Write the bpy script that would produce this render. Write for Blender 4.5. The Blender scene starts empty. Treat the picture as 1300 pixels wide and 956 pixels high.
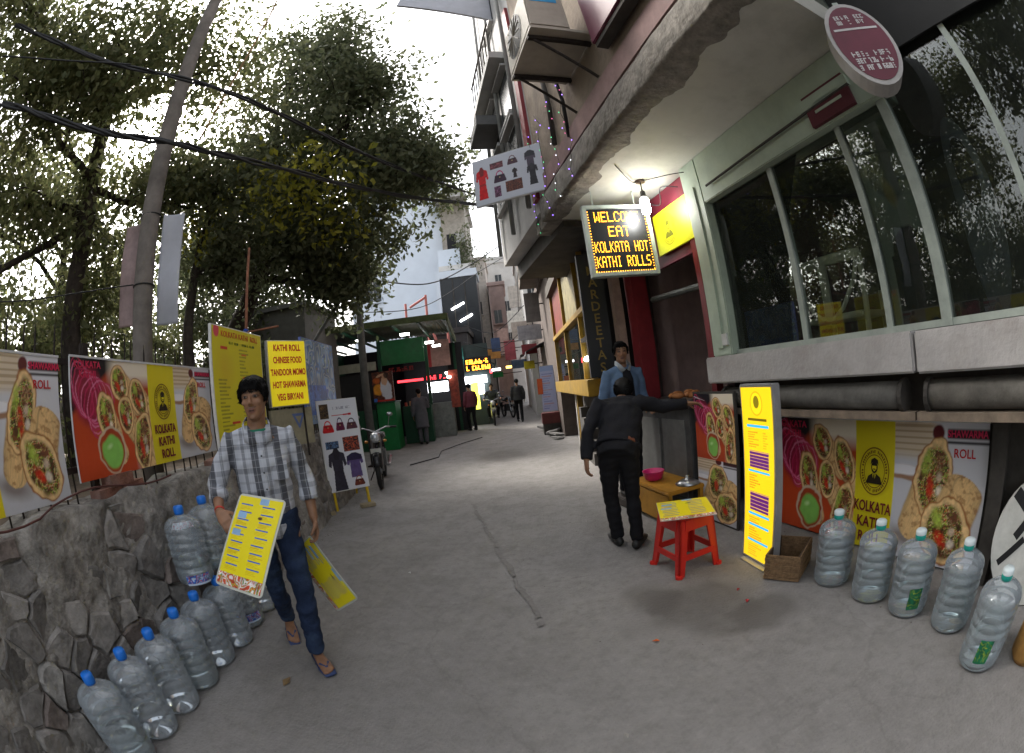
import bpy, bmesh, math, random
import numpy as np
from mathutils import Vector, Matrix, Euler, noise as mnoise
R = math.radians
sc = bpy.context.scene
COL = sc.collection
rng = np.random.default_rng(7)
random.seed(7)

# ------------------------------------------------------------------ camera, sky, sun, exposure
cam_d = bpy.data.cameras.new('camera'); cam = bpy.data.objects.new('camera', cam_d); COL.objects.link(cam)
cam_d.type = 'PANO'
cam_d.sensor_fit = 'HORIZONTAL'; cam_d.sensor_width = 36.0; cam_d.sensor_height = 36.0*753/1024
_pc = cam_d if hasattr(cam_d, 'panorama_type') else cam_d.cycles
_pc.panorama_type = 'FISHEYE_EQUISOLID'; _pc.fisheye_lens = 15.5; _pc.fisheye_fov = R(240)
cam_d.clip_start = .05; cam_d.clip_end = 2000
cam.location = (0, 0, 1.5)
_r, _p = R(6.5), R(1.0)
_right = Vector((math.cos(_r), 0, -math.sin(_r))); _up = Vector((math.sin(_r), 0, math.cos(_r))); _fw = Vector((0, 1, 0))
_P = Matrix.Rotation(_p, 3, 'X')
_right, _up, _fw = _P @ _right, _P @ _up, _P @ _fw
_m = Matrix((_right, _up, -_fw)).transposed()
cam.rotation_euler = _m.to_euler()
sc.camera = cam

SUN_EL, SUN_AZ = 42, -50          # azimuth measured from +Y towards +X
w = bpy.data.worlds.new('World'); sc.world = w; w.use_nodes = True
nt = w.node_tree; bg = nt.nodes['Background']
sky = nt.nodes.new('ShaderNodeTexSky'); sky.sky_type = 'NISHITA'; sky.sun_disc = False
sky.sun_elevation = R(SUN_EL); sky.sun_rotation = R(SUN_AZ); sky.dust_density = 6.0; sky.air_density = 1.4; sky.ozone_density = 1.0; sky.altitude = 200
hs = nt.nodes.new('ShaderNodeHueSaturation'); hs.inputs['Saturation'].default_value = .28
nt.links.new(sky.outputs[0], hs.inputs['Color']); nt.links.new(hs.outputs[0], bg.inputs['Color'])
bg.inputs['Strength'].default_value = .15
sl = bpy.data.lights.new('sun', 'SUN'); sl.energy = 1.5; sl.angle = R(14); sl.color = (1, .95, .86)
so = bpy.data.objects.new('sun', sl); COL.objects.link(so)
_d = Vector((math.sin(R(SUN_AZ))*math.cos(R(SUN_EL)), math.cos(R(SUN_AZ))*math.cos(R(SUN_EL)), math.sin(R(SUN_EL))))
so.rotation_euler = _d.to_track_quat('Z', 'Y').to_euler(); so.location = (-8, 8, 20)
sc.view_settings.view_transform = 'Standard'; sc.view_settings.look = 'None'; sc.view_settings.gamma = 1; sc.view_settings.exposure = 1.68
sc.cycles.max_bounces = 8; sc.cycles.transparent_max_bounces = 24; sc.cycles.caustics_reflective = False; sc.cycles.caustics_refractive = False
sc.cycles.use_denoising = True

# ------------------------------------------------------------------ helpers
def lin(c):
    if isinstance(c, str):
        c = c.lstrip('#'); c = [int(c[i:i+2], 16)/255 for i in (0, 2, 4)]
        return tuple(x/12.92 if x <= .04045 else ((x+.055)/1.055)**2.4 for x in c)
    return tuple(c)
_mats = {}
def M(name, col=(.5, .5, .5), rough=.6, metal=0., var=.18, scale=6., bump=0., bscale=60., emit=0., spec=.4, dirt=0., dirtcol=(.06, .05, .04), dirtscale=1.3):
    if name in _mats: return _mats[name]
    col = lin(col)
    m = bpy.data.materials.new(name); m.use_nodes = True; t = m.node_tree; n = t.nodes; L = t.links
    b = n['Principled BSDF']; b.inputs['Roughness'].default_value = rough; b.inputs['Metallic'].default_value = metal
    b.inputs['Specular IOR Level'].default_value = spec
    tc = n.new('ShaderNodeTexCoord')
    nz = n.new('ShaderNodeTexNoise'); nz.inputs['Scale'].default_value = scale; nz.inputs['Detail'].default_value = 6; nz.inputs['Roughness'].default_value = .65
    L.new(tc.outputs['Object'], nz.inputs['Vector'])
    mx = n.new('ShaderNodeMix'); mx.data_type = 'RGBA'
    mr = n.new('ShaderNodeMapRange'); mr.inputs[1].default_value = .3; mr.inputs[2].default_value = .7
    L.new(nz.outputs['Fac'], mr.inputs[0]); L.new(mr.outputs[0], mx.inputs['Factor'])
    mx.inputs[6].default_value = (*[max(0, c*(1-var)) for c in col], 1); mx.inputs[7].default_value = (*[min(1, c*(1+var)) for c in col], 1)
    out = mx.outputs[2]
    if dirt > 0:
        n2 = n.new('ShaderNodeTexNoise'); n2.inputs['Scale'].default_value = dirtscale; n2.inputs['Detail'].default_value = 8; n2.inputs['Roughness'].default_value = .7
        L.new(tc.outputs['Object'], n2.inputs['Vector'])
        r2 = n.new('ShaderNodeMapRange'); r2.inputs[1].default_value = .48; r2.inputs[2].default_value = .72; r2.inputs[4].default_value = dirt
        L.new(n2.outputs['Fac'], r2.inputs[0])
        m2 = n.new('ShaderNodeMix'); m2.data_type = 'RGBA'; L.new(r2.outputs[0], m2.inputs['Factor']); L.new(out, m2.inputs[6]); m2.inputs[7].default_value = (*dirtcol, 1)
        out = m2.outputs[2]
    L.new(out, b.inputs['Base Color'])
    if bump > 0:
        nb = n.new('ShaderNodeTexNoise'); nb.inputs['Scale'].default_value = bscale; nb.inputs['Detail'].default_value = 5
        L.new(tc.outputs['Object'], nb.inputs['Vector'])
        bp = n.new('ShaderNodeBump'); bp.inputs['Strength'].default_value = bump; bp.inputs['Distance'].default_value = .02
        L.new(nb.outputs['Fac'], bp.inputs['Height']); L.new(bp.outputs[0], b.inputs['Normal'])
    if emit > 0:
        L.new(out, b.inputs['Emission Color']); b.inputs['Emission Strength'].default_value = emit
    _mats[name] = m
    return m
def MV(name, rough=.5, emit=0., spec=.4, bump=0., bscale=30, trans=0.):
    """colours come from the sheet's own printed colour attribute"""
    if name in _mats: return _mats[name]
    m = bpy.data.materials.new(name); m.use_nodes = True; t = m.node_tree; n = t.nodes; L = t.links
    b = n['Principled BSDF']; b.inputs['Roughness'].default_value = rough; b.inputs['Specular IOR Level'].default_value = spec
    a = n.new('ShaderNodeAttribute'); a.attribute_name = 'col'
    L.new(a.outputs['Color'], b.inputs['Base Color'])
    if emit: L.new(a.outputs['Color'], b.inputs['Emission Color']); b.inputs['Emission Strength'].default_value = emit
    if bump:
        tc = n.new('ShaderNodeTexCoord'); nb = n.new('ShaderNodeTexNoise'); nb.inputs['Scale'].default_value = bscale; nb.inputs['Detail'].default_value = 4
        L.new(tc.outputs['Object'], nb.inputs['Vector']); bp = n.new('ShaderNodeBump'); bp.inputs['Strength'].default_value = bump; bp.inputs['Distance'].default_value = .02
        L.new(nb.outputs['Fac'], bp.inputs['Height']); L.new(bp.outputs[0], b.inputs['Normal'])
    _mats[name] = m
    return m
def MG(name, tint=(.8, .85, .86), rough=.02, refl=1.0, diff=0., diffcol=(.6, .65, .68), ior=1.5):
    """thin clear sheet: see-through with a Fresnel reflection and a little milky scatter"""
    if name in _mats: return _mats[name]
    m = bpy.data.materials.new(name); m.use_nodes = True; t = m.node_tree; n = t.nodes; L = t.links
    n.remove(n['Principled BSDF']); o = n['Material Output']
    tr = n.new('ShaderNodeBsdfTransparent'); tr.inputs[0].default_value = (*tint, 1)
    gl = n.new('ShaderNodeBsdfGlossy'); gl.inputs['Roughness'].default_value = rough; gl.inputs[0].default_value = (refl, refl, refl, 1)
    fr = n.new('ShaderNodeFresnel'); fr.inputs['IOR'].default_value = ior
    mx = n.new('ShaderNodeMixShader'); L.new(fr.outputs[0], mx.inputs[0]); L.new(tr.outputs[0], mx.inputs[1]); L.new(gl.outputs[0], mx.inputs[2])
    last = mx
    if diff > 0:
        df = n.new('ShaderNodeBsdfDiffuse'); df.inputs[0].default_value = (*diffcol, 1)
        m2 = n.new('ShaderNodeMixShader'); m2.inputs[0].default_value = diff; L.new(mx.outputs[0], m2.inputs[1]); L.new(df.outputs[0], m2.inputs[2]); last = m2
    L.new(last.outputs[0], o.inputs['Surface'])
    _mats[name] = m
    return m

def link(o, parent=None):
    COL.objects.link(o)
    if parent is not None: o.parent = parent
    return o
def tag(o, label, cat, group=None):
    o['label'] = label; o['category'] = cat
    if group: o['group'] = group
    return o
def thing(name, label, cat, loc=(0, 0, 0), rz=0., group=None, rot=None):
    o = bpy.data.objects.new(name, None); COL.objects.link(o); o.empty_display_size = .1
    o.location = loc; o.rotation_euler = rot if rot else (0, 0, rz)
    return tag(o, label, cat, group)
def copy_tree(o, parent=None):
    c = o.copy(); COL.objects.link(c); c.parent = parent
    for ch in o.children: copy_tree(ch, c)
    return c

class MB:
    def __init__(s): s.v = []; s.f = []; s.mi = []; s.cur = 0
    def add(s, vs, fs):
        k = len(s.v); s.v += [tuple(v) for v in vs]; s.f += [tuple(i+k for i in f) for f in fs]; s.mi += [s.cur]*len(fs); return s
    def box(s, x0, x1, y0, y1, z0, z1, mat=None):
        vs = [(x, y, z) for z in (z0, z1) for y in (y0, y1) for x in (x0, x1)]
        if mat is not None: vs = [mat @ Vector(v) for v in vs]
        return s.add(vs, [(0, 2, 3, 1), (4, 5, 7, 6), (0, 1, 5, 4), (2, 6, 7, 3), (0, 4, 6, 2), (1, 3, 7, 5)])
    def quad(s, a, b, c, d): return s.add([a, b, c, d], [(0, 1, 2, 3)])
    def tube(s, pts, rad, n=10, cap=True, flat=None):
        """swept tube; rad is a number, a list, or a list of (a,b) with flat=side vector for the a axis"""
        pts = [Vector(p) for p in pts]; N = len(pts)
        if not isinstance(rad, (list, tuple)): rad = [rad]*N
        rings = []; prev = None
        for i, p in enumerate(pts):
            t = (pts[min(i+1, N-1)]-pts[max(i-1, 0)]).normalized()
            if flat is not None: a = Vector(flat)
            elif prev is None: a = Vector((0, 0, 1)) if abs(t.z) < .9 else Vector((1, 0, 0))
            else: a = prev
            a = (a-t*a.dot(t)).normalized(); prev = a; b = t.cross(a)
            r = rad[i]; ra, rb = r if isinstance(r, (tuple, list)) else (r, r)
            rings.append([p+a*(ra*math.cos(2*math.pi*k/n))+b*(rb*math.sin(2*math.pi*k/n)) for k in range(n)])
        vs = [v for r in rings for v in r]; fs = []
        for i in range(N-1):
            for k in range(n): fs.append((i*n+k, i*n+(k+1) % n, (i+1)*n+(k+1) % n, (i+1)*n+k))
        if cap: fs.append(tuple(range(n-1, -1, -1))); fs.append(tuple((N-1)*n+k for k in range(n)))
        return s.add(vs, fs)
    def cyl(s, p, q, r, n=14): return s.tube([p, q], r, n)
    def lathe(s, prof, n=20, c=(0, 0, 0), cap=True, axis=None):
        vs = []; fs = []
        for r, z in prof:
            for k in range(n): vs.append((c[0]+r*math.cos(2*math.pi*k/n), c[1]+r*math.sin(2*math.pi*k/n), c[2]+z))
        m = len(prof)
        for i in range(m-1):
            for k in range(n): fs.append((i*n+k, i*n+(k+1) % n, (i+1)*n+(k+1) % n, (i+1)*n+k))
        if cap: fs.append(tuple(range(n-1, -1, -1))); fs.append(tuple((m-1)*n+k for k in range(n)))
        if axis is not None: vs = [axis @ Vector(v) for v in vs]
        return s.add(vs, fs)
    def ell(s, c, r, n=14, m=9, mat=None):
        vs = []; fs = []
        for i in range(m+1):
            th = math.pi*i/m
            for k in range(n):
                ph = 2*math.pi*k/n; vs.append(Vector((c[0]+r[0]*math.sin(th)*math.cos(ph), c[1]+r[1]*math.sin(th)*math.sin(ph), c[2]-r[2]*math.cos(th))))
        for i in range(m):
            for k in range(n): fs.append((i*n+k, i*n+(k+1) % n, (i+1)*n+(k+1) % n, (i+1)*n+k))
        if mat is not None: vs = [mat @ v for v in vs]
        return s.add(vs, fs)
    def prism(s, poly, z0, z1, mat=None):
        n = len(poly); vs = [Vector((x, y, z0)) for x, y in poly]+[Vector((x, y, z1)) for x, y in poly]
        if mat is not None: vs = [mat @ v for v in vs]
        return s.add(vs, [tuple(range(n-1, -1, -1)), tuple(range(n, 2*n))]+[(k, (k+1) % n, n+(k+1) % n, n+k) for k in range(n)])
    def mesh(s, name, mats, smooth=False):
        me = bpy.data.meshes.new(name); me.from_pydata(s.v, [], s.f)
        for m in (mats if isinstance(mats, (list, tuple)) else [mats]): me.materials.append(m)
        if any(s.mi): me.polygons.foreach_set('material_index', s.mi)
        if smooth: me.polygons.foreach_set('use_smooth', [True]*len(me.polygons))
        me.update(); return me
    def build(s, name, mats, parent=None, smooth=False, loc=None, rz=None, bevel=0., clean=False):
        me = s.mesh(name, mats, smooth)
        if clean or bevel:
            bm = bmesh.new(); bm.from_mesh(me)
            bmesh.ops.remove_doubles(bm, verts=bm.verts, dist=1e-5)
            if bevel: bmesh.ops.bevel(bm, geom=[e for e in bm.edges if e.calc_face_angle(0) > .5], offset=bevel, segments=2, affect='EDGES', clamp_overlap=True)
            bmesh.ops.recalc_face_normals(bm, faces=bm.faces); bm.to_mesh(me); bm.free()
        o = bpy.data.objects.new(name, me); link(o, parent)
        if loc is not None: o.location = loc
        if rz is not None: o.rotation_euler = (0, 0, rz)
        return o
def fast_mesh(name, V, F, mats, smooth=False, col=None, mi=None):
    me = bpy.data.meshes.new(name); V = np.asarray(V, np.float32); F = np.asarray(F, np.int32)
    me.vertices.add(len(V)); me.vertices.foreach_set('co', V.ravel())
    k = F.shape[1]; me.loops.add(F.size); me.loops.foreach_set('vertex_index', F.ravel())
    me.polygons.add(len(F)); me.polygons.foreach_set('loop_start', np.arange(0, F.size, k, dtype=np.int32))
    try: me.polygons.foreach_set('loop_total', np.full(len(F), k, np.int32))
    except Exception: pass
    for m in (mats if isinstance(mats, (list, tuple)) else [mats]): me.materials.append(m)
    if mi is not None: me.polygons.foreach_set('material_index', np.asarray(mi, np.int32))
    if smooth: me.polygons.foreach_set('use_smooth', np.ones(len(F), bool))
    me.update(calc_edges=True); me.validate()
    if col is not None: setcol(me, col)
    return me
def setcol(me, col):
    a = me.color_attributes.new('col', 'FLOAT_COLOR', 'POINT')
    c = np.ones((len(me.vertices), 4), np.float32); c[:, :3] = col; a.data.foreach_set('color', c.ravel())
_txt = {}
def text(parent, body, size, mat, loc, rot=(math.pi/2, 0, 0), align='CENTER', ext=.001, name='lettering', bold=0., sx=1.):
    key = (body, size, mat.name, align, bold)
    if key not in _txt:
        cu = bpy.data.curves.new('lettering', 'FONT'); cu.body = body; cu.size = size; cu.align_x = align; cu.align_y = 'CENTER'; cu.extrude = ext; cu.offset = bold; cu.resolution_u = 3
        tmp = bpy.data.objects.new('lettering', cu); COL.objects.link(tmp)
        dg = bpy.context.evaluated_depsgraph_get(); me = bpy.data.meshes.new_from_object(tmp.evaluated_get(dg))
        bpy.data.objects.remove(tmp); bpy.data.curves.remove(cu); me.materials.clear(); me.materials.append(mat); me.name = 'lettering'; _txt[key] = me
    o = bpy.data.objects.new(name, _txt[key]); link(o, parent); o.location = loc; o.rotation_euler = rot; o.scale = (sx, 1, 1)
    return o
def vnoise(x, y, s=1., seed=0, oct=4):
    out = np.zeros_like(x, dtype=float); amp = 1.; tot = 0
    for o in range(oct):
        g = np.random.default_rng(seed*17+o).random((64, 64)); X = x*s*2**o; Y = y*s*2**o
        xi = np.floor(X).astype(int); yi = np.floor(Y).astype(int); fx = X-xi; fy = Y-yi; fx = fx*fx*(3-2*fx); fy = fy*fy*(3-2*fy)
        a = g[xi % 64, yi % 64]; b = g[(xi+1) % 64, yi % 64]; c = g[xi % 64, (yi+1) % 64]; d = g[(xi+1) % 64, (yi+1) % 64]
        out += amp*((a*(1-fx)+b*fx)*(1-fy)+(c*(1-fx)+d*fx)*fy); tot += amp; amp *= .5
    return out/tot
class Cv:
    """a printed sheet's colours, painted on a grid in the sheet's own metres"""
    def __init__(s, w, h, res, bg='#ffffff'):
        s.w, s.h = w, h; s.nx, s.ny = max(2, int(w*res)), max(2, int(h*res))
        s.X, s.Y = np.meshgrid(np.linspace(0, w, s.nx+1), np.linspace(0, h, s.ny+1), indexing='ij')
        s.c = np.zeros((*s.X.shape, 3)); s.c[:] = lin(bg)
    def put(s, mask, col, tex=0., seed=1, ts=20.):
        c = np.array(lin(col) if not isinstance(col, np.ndarray) else col)
        if tex: c = c*(1+tex*(vnoise(s.X, s.Y, ts, seed)[..., None]-.5)*2)
        m = np.clip(mask, 0, 1)[..., None]; s.c = s.c*(1-m)+c*m
    def em(s, cx, cy, rx, ry, rot=0., soft=.08):
        if not hasattr(s, 'wn'): s.wn = vnoise(s.X+3, s.Y+7, 9., 77, 3)-.5
        a = R(rot); dx, dy = s.X-cx, s.Y-cy; x = dx*math.cos(a)+dy*math.sin(a); y = -dx*math.sin(a)+dy*math.cos(a)
        return np.clip((1-np.sqrt((x/rx)**2+(y/ry)**2)*(1+.42*s.wn*s.warp))/soft, 0, 1)
    warp = 1.
    def pm(s, pts):
        """mask of a polygon"""
        m = np.zeros(s.X.shape, bool); n = len(pts)
        for k in range(n):
            (x0, y0), (x1, y1) = pts[k], pts[(k+1) % n]
            if y0 != y1: m ^= ((y0 > s.Y) != (y1 > s.Y)) & (s.X < (x1-x0)*(s.Y-y0)/(y1-y0)+x0)
        return m.astype(float)
    def rm(s, x0, x1, y0, y1): return ((s.X >= x0) & (s.X <= x1) & (s.Y >= y0) & (s.Y <= y1)).astype(float)
    def fill(s, mask, cols, ts=30., seed=3):
        n = vnoise(s.X, s.Y, ts, seed, 3); n2 = vnoise(s.X, s.Y, ts*1.7, seed+9, 2); q = np.argsort(np.argsort(n.ravel())).reshape(n.shape)/n.size*(len(cols)-1)
        q = (q*2.3) % (len(cols)-1); k = np.minimum(q.astype(int), len(cols)-2); f = np.clip((q-k-.5)*2.5+.5, 0, 1)[..., None]; A_ = np.array([lin(c) for c in cols]); cc = (A_[k]*(1-f)+A_[k+1]*f)*(.45+1.0*n2[..., None])
        s.put(mask, cc)
    def sheet(s, name, mat, parent=None, fn=None):
        """grid in the XZ plane facing -Y; x to the right, z up; fn bends it"""
        V = np.stack([s.X, np.zeros_like(s.X), s.Y], -1).reshape(-1, 3)
        if fn is not None: V = fn(V)
        i, j = np.meshgrid(np.arange(s.nx), np.arange(s.ny), indexing='ij'); a = i*(s.ny+1)+j
        F = np.stack([a, a+s.ny+1, a+s.ny+2, a+1], -1).reshape(-1, 4)
        me = fast_mesh(name, V, F, mat, True, np.clip(s.c, 0, 1).reshape(-1, 3))
        o = bpy.data.objects.new(name, me); link(o, parent); return o
def scribble(parent, w, h, mat, loc, rows=1, seed=0, rot=(math.pi/2, 0, 0), gap=.28, name='lettering'):
    """marks too blurred to read: letter-like bars"""
    g = random.Random(seed); mb = MB(); rh = h/rows
    for r_ in range(rows):
        x = -w/2; z0 = h/2-(r_+1)*rh; lh = rh*(1-gap); st = lh*.2
        while x < w/2-lh*.4:
            cw = lh*g.uniform(.45, .75)
            if g.random() < .14: x += cw; continue
            if g.random() < .75: mb.box(x, x+st, z0, z0+lh, 0, .002)
            for q in g.sample((0, .4, .8), g.choice((1, 2, 3))): mb.box(x+st*.9, x+cw*.85, z0+lh*q, z0+lh*q+st, 0, .0018)
            if g.random() < .5: mb.box(x+cw*.7, x+cw*.7+st, z0, z0+lh*g.choice((.5, 1)), 0, .0016)
            x += cw+lh*.12
    o = mb.build(name, mat, parent, loc=loc); o.rotation_euler = rot; o['kind'] = 'stuff'; return o
def wave(amp=.012, sx=3., sy=2., seed=0):
    def f(V):
        V[:, 1] += amp*(np.sin(V[:, 0]*sx*2+seed)+.6*np.sin(V[:, 2]*sy*3+V[:, 0]*2+seed*2)+.5*np.sin(V[:, 0]*9+V[:, 2]*5+seed)); return V
    return f
# two slanting street sides: lx away from the wall line, ly along the street
AL, AR = R(6.84), R(11.31); OL, OR_ = Vector((-2, 0, 0)), Vector((2.45, 0, 0))
def PL(lx, ly, z=0.): return OL+Vector((math.cos(AL)*lx-math.sin(AL)*ly, math.sin(AL)*lx+math.cos(AL)*ly, z))
def PR(lx, ly, z=0.): return OR_+Vector((math.cos(AR)*lx-math.sin(AR)*ly, math.sin(AR)*lx+math.cos(AR)*ly, z))
# ------------------------------------------------------------------ ground
def ground_mat():
    m = bpy.data.materials.new('worn_concrete'); m.use_nodes = True; t = m.node_tree; n = t.nodes; L = t.links; b = n['Principled BSDF']
    tc = n.new('ShaderNodeTexCoord')
    def nz(s, d=8, r=.6):
        q = n.new('ShaderNodeTexNoise'); q.inputs['Scale'].default_value = s; q.inputs['Detail'].default_value = d; q.inputs['Roughness'].default_value = r; L.new(tc.outputs['Object'], q.inputs['Vector']); return q
    def rng_(src, a, b_, c=0, d=1):
        q = n.new('ShaderNodeMapRange'); L.new(src, q.inputs[0])
        for i, v in enumerate((a, b_, c, d)): q.inputs[i+1].default_value = v
        return q.outputs[0]
    def mix(f, a, b_, blend='MIX'):
        q = n.new('ShaderNodeMix'); q.data_type = 'RGBA'; q.blend_type = blend; L.new(f, q.inputs['Factor'])
        for s_, v in ((6, a), (7, b_)):
            if isinstance(v, tuple): q.inputs[s_].default_value = (*v, 1)
            else: L.new(v, q.inputs[s_])
        return q.outputs[2]
    big = nz(.55); mid = nz(3.5); fine = nz(55, 4); grit = nz(220, 2)
    c = mix(rng_(big.outputs['Fac'], .35, .65), (.20, .19, .182), (.27, .258, .248))
    c = mix(rng_(mid.outputs['Fac'], .42, .72, 0, .55), c, (.165, .155, .147))
    c = mix(rng_(fine.outputs['Fac'], .35, .7, 0, .5), c, (.27, .255, .24))
    m2_ = nz(14, 6, .7); c = mix(rng_(m2_.outputs['Fac'], .5, .72, 0, .45), c, (.15, .14, .132)); c = mix(rng_(m2_.outputs['Fac'], .42, .3, 0, .4), c, (.31, .295, .28))
    c = mix(rng_(grit.outputs['Fac'], .6, .75, 0, .6), c, (.07, .065, .06))
    # hairline cracks
    vo = n.new('ShaderNodeTexVoronoi'); vo.feature = 'DISTANCE_TO_EDGE'; vo.inputs['Scale'].default_value = .55
    wv = nz(2.5, 5); ad = n.new('ShaderNodeMix'); ad.data_type = 'RGBA'; ad.blend_type = 'ADD'; ad.inputs['Factor'].default_value = .35
    L.new(tc.outputs['Object'], ad.inputs[6]); L.new(wv.outputs['Color'], ad.inputs[7]); L.new(ad.outputs[2], vo.inputs['Vector'])
    c = mix(rng_(vo.outputs['Distance'], 0, .007, .16, 0), c, (.06, .055, .05))
    # damp spill beside the stool, with its own ragged outline
    def spot(x, y, r, s=1.):
        mp = n.new('ShaderNodeMapping'); mp.inputs['Location'].default_value = (-x/r, -y/(r*s), 0); mp.inputs['Scale'].default_value = (1/r, 1/(r*s), 1); L.new(tc.outputs['Object'], mp.inputs['Vector'])
        ln = n.new('ShaderNodeVectorMath'); ln.operation = 'LENGTH'; L.new(mp.outputs[0], ln.inputs[0])
        sb = n.new('ShaderNodeMath'); sb.operation = 'ADD'; L.new(ln.outputs['Value'], sb.inputs[0]); L.new(rng_(mid.outputs['Fac'], .3, .7, -.45, .45), sb.inputs[1])
        return rng_(sb.outputs[0], .55, 1.05, .62, 0)
    for a in ((1.0, 2.25, .42, .9), (1.3, 2.0, .35, .6), (.75, 2.5, .2, 1.3), (-.4, 9.5, .6, 1.4)):
        c = mix(spot(*a), c, (.10, .092, .085))
    L.new(c, b.inputs['Base Color'])
    L.new(rng_(mid.outputs['Fac'], .4, .7, .62, .85), b.inputs['Roughness']); b.inputs['Specular IOR Level'].default_value = .12
    bp = n.new('ShaderNodeBump'); bp.inputs['Strength'].default_value = .7; bp.inputs['Distance'].default_value = .012
    hh = n.new('ShaderNodeMath'); hh.operation = 'ADD'; L.new(fine.outputs['Fac'], hh.inputs[0]); L.new(mid.outputs['Fac'], hh.inputs[1])
    L.new(hh.outputs[0], bp.inputs['Height']); L.new(bp.outputs[0], b.inputs['Normal'])
    return m
V = []; xs = np.concatenate([[-300, -60, -15], np.linspace(-8, 8, 65), [15, 60, 300]]); ys = np.concatenate([[-300, -60, -12], np.linspace(-6, 34, 121), [60, 300]])
GX, GY = np.meshgrid(xs, ys, indexing='ij')
GZ = -.02*np.clip(vnoise(GX+50, GY+50, .6, 3, 2), 0, 1)*np.exp(-((GX+.5)/1.6)**4)
i, j = np.meshgrid(np.arange(len(xs)-1), np.arange(len(ys)-1), indexing='ij'); a = i*len(ys)+j
me = fast_mesh('road', np.stack([GX, GY, GZ], -1).reshape(-1, 3), np.stack([a, a+len(ys), a+len(ys)+1, a+1], -1).reshape(-1, 4), ground_mat(), True)
road = link(bpy.data.objects.new('road', me)); road['kind'] = 'structure'
# raised earth behind the left wall
g_ = random.Random(12); rib = []
for k in range(60):
    s_ = k/59; x_ = -.70+.72*s_+.012*math.sin(k*.5)+g_.uniform(-.008, .008); y_ = 5.58-3.2*s_; w_ = .02+.014*abs(math.sin(k*.33+1))+g_.uniform(-.008, .01)
    rib.append(((x_-w_*.6, y_, .004), (x_+w_*.6, y_+.02, .004)))
mb = MB(); mb.add([p for r_ in rib for p in r_], [(2*k, 2*k+1, 2*k+3, 2*k+2) for k in range(59) if k % 13 != 5]); o = mb.build('tar_seam', M('tar_seam', (.19, .178, .168), .95, var=.2, scale=14, bump=.5, bscale=40), road); o.location.z = -.001
gv = []; gf = []
for k in range(900):
    side_ = g_.random()
    if side_ < .55: p = PL(.02+abs(g_.gauss(0, .16)), g_.uniform(.2, 7.5))
    elif side_ < .8: p = PR(.36-abs(g_.gauss(0, .25)), g_.uniform(.2, 5.5))
    else: p = Vector((g_.uniform(-2.2, 1.6), g_.uniform(1, 12), 0))
    s_ = g_.uniform(.003, .011)*(1 if side_ < .8 else .6); n0 = len(gv); a_ = g_.uniform(0, 6)
    gv += [(p.x+s_*math.cos(a_+q), p.y+s_*math.sin(a_+q)*g_.uniform(.6, 1), -.002) for q in (0, 1.57, 3.14, 4.71)]+[(p.x+g_.uniform(-.3, .3)*s_, p.y, s_*g_.uniform(.5, .9))]; gf += [(n0, n0+1, n0+4), (n0+1, n0+2, n0+4), (n0+2, n0+3, n0+4), (n0+3, n0, n0+4)]
mb = MB(); mb.add(gv, gf); o = mb.build('gravel', M('gravel_grey', (.17, .15, .13), .95, var=.5, scale=3)); o['kind'] = 'stuff'; o['label'] = 'loose grit scattered along the lane edges'; o['category'] = 'gravel'
mb = MB(); mb.box(-.0, -40, -12, 9.5, .0, 1.0); eb = mb.build('earth_bank', M('dry_earth', (.11, .08, .055), .95, var=.4, scale=3, bump=.6, bscale=12), loc=PL(-.42, 0), rz=AL, clean=True); eb['kind'] = 'structure'

# ------------------------------------------------------------------ rubble wall with fence
mortar = M('old_mortar', (.25, .235, .215), .95, var=.55, scale=9, bump=1., bscale=26, dirt=.8, dirtcol=(.06, .053, .047), dirtscale=3.2)
stone_m = [M('rubble_stone_%d' % k, c, .9, var=.45, scale=7, bump=1., bscale=16, dirt=.7, dirtscale=5, dirtcol=(.30, .28, .26) if k == 1 else (.05, .045, .04)) for k, c in enumerate([(.17, .16, .15), (.24, .225, .21), (.17, .14, .125), (.29, .278, .26)])]
wall = thing('stone_wall', 'low rubble stone wall with crumbling mortar behind blue capped water bottles', 'wall', PL(0, 0), AL)
WL0, WL1, WH = -1.6, 7.6, 1.1
def face_x(ly, z): return -.02-.14*(z/1.1)
# core with a rough mortar face
ny, nz_ = 300, 42
ly, zz = np.meshgrid(np.linspace(WL0, WL1, ny+1), np.linspace(0, WH, nz_+1), indexing='ij')
rough = (vnoise(ly+20, zz+5, 3., 5, 5)-.5)*.16+(vnoise(ly+20, zz+5, 14., 8, 3)-.5)*.035
smear = np.clip((vnoise(ly+9, zz+2, 1.6, 11, 3)-.30)*6, 0, 1)*np.clip((zz+.35*(ly-1.0)-.42)*2.5, 0, 1)
lx = .006-.14*zz/1.1+rough*.55+smear*.045+(vnoise(ly+20, zz+5, 38., 9, 2)-.5)*.02
tz = zz.copy(); tz[:, -1] += (vnoise(ly[:, -1]+3, ly[:, -1]*0, 2.5, 4, 4)-.5)*.10; tz[:, -2] += (vnoise(ly[:, -1]+3, ly[:, -1]*0, 2.5, 4, 4)-.5)*.06
lx[:, 0] = np.maximum(lx[:, 0], -.03)
Vf = np.stack([lx, ly, tz], -1).reshape(-1, 3); back = np.stack([np.full_like(ly[:, -1], -.42), ly[:, -1], tz[:, -1]], -1)
i, j = np.meshgrid(np.arange(ny), np.arange(nz_), indexing='ij'); a = i*(nz_+1)+j
F1 = np.stack([a, a+nz_+1, a+nz_+2, a+1], -1).reshape(-1, 4); k0 = len(Vf); q = np.arange(ny)
F2 = np.stack([q*(nz_+1)+nz_, (q+1)*(nz_+1)+nz_, k0+q+1, k0+q], -1)
link(bpy.data.objects.new('mortar_core', fast_mesh('mortar_core', np.vstack([Vf, back]), np.vstack([F1, F2]), mortar, True)), wall)
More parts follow.
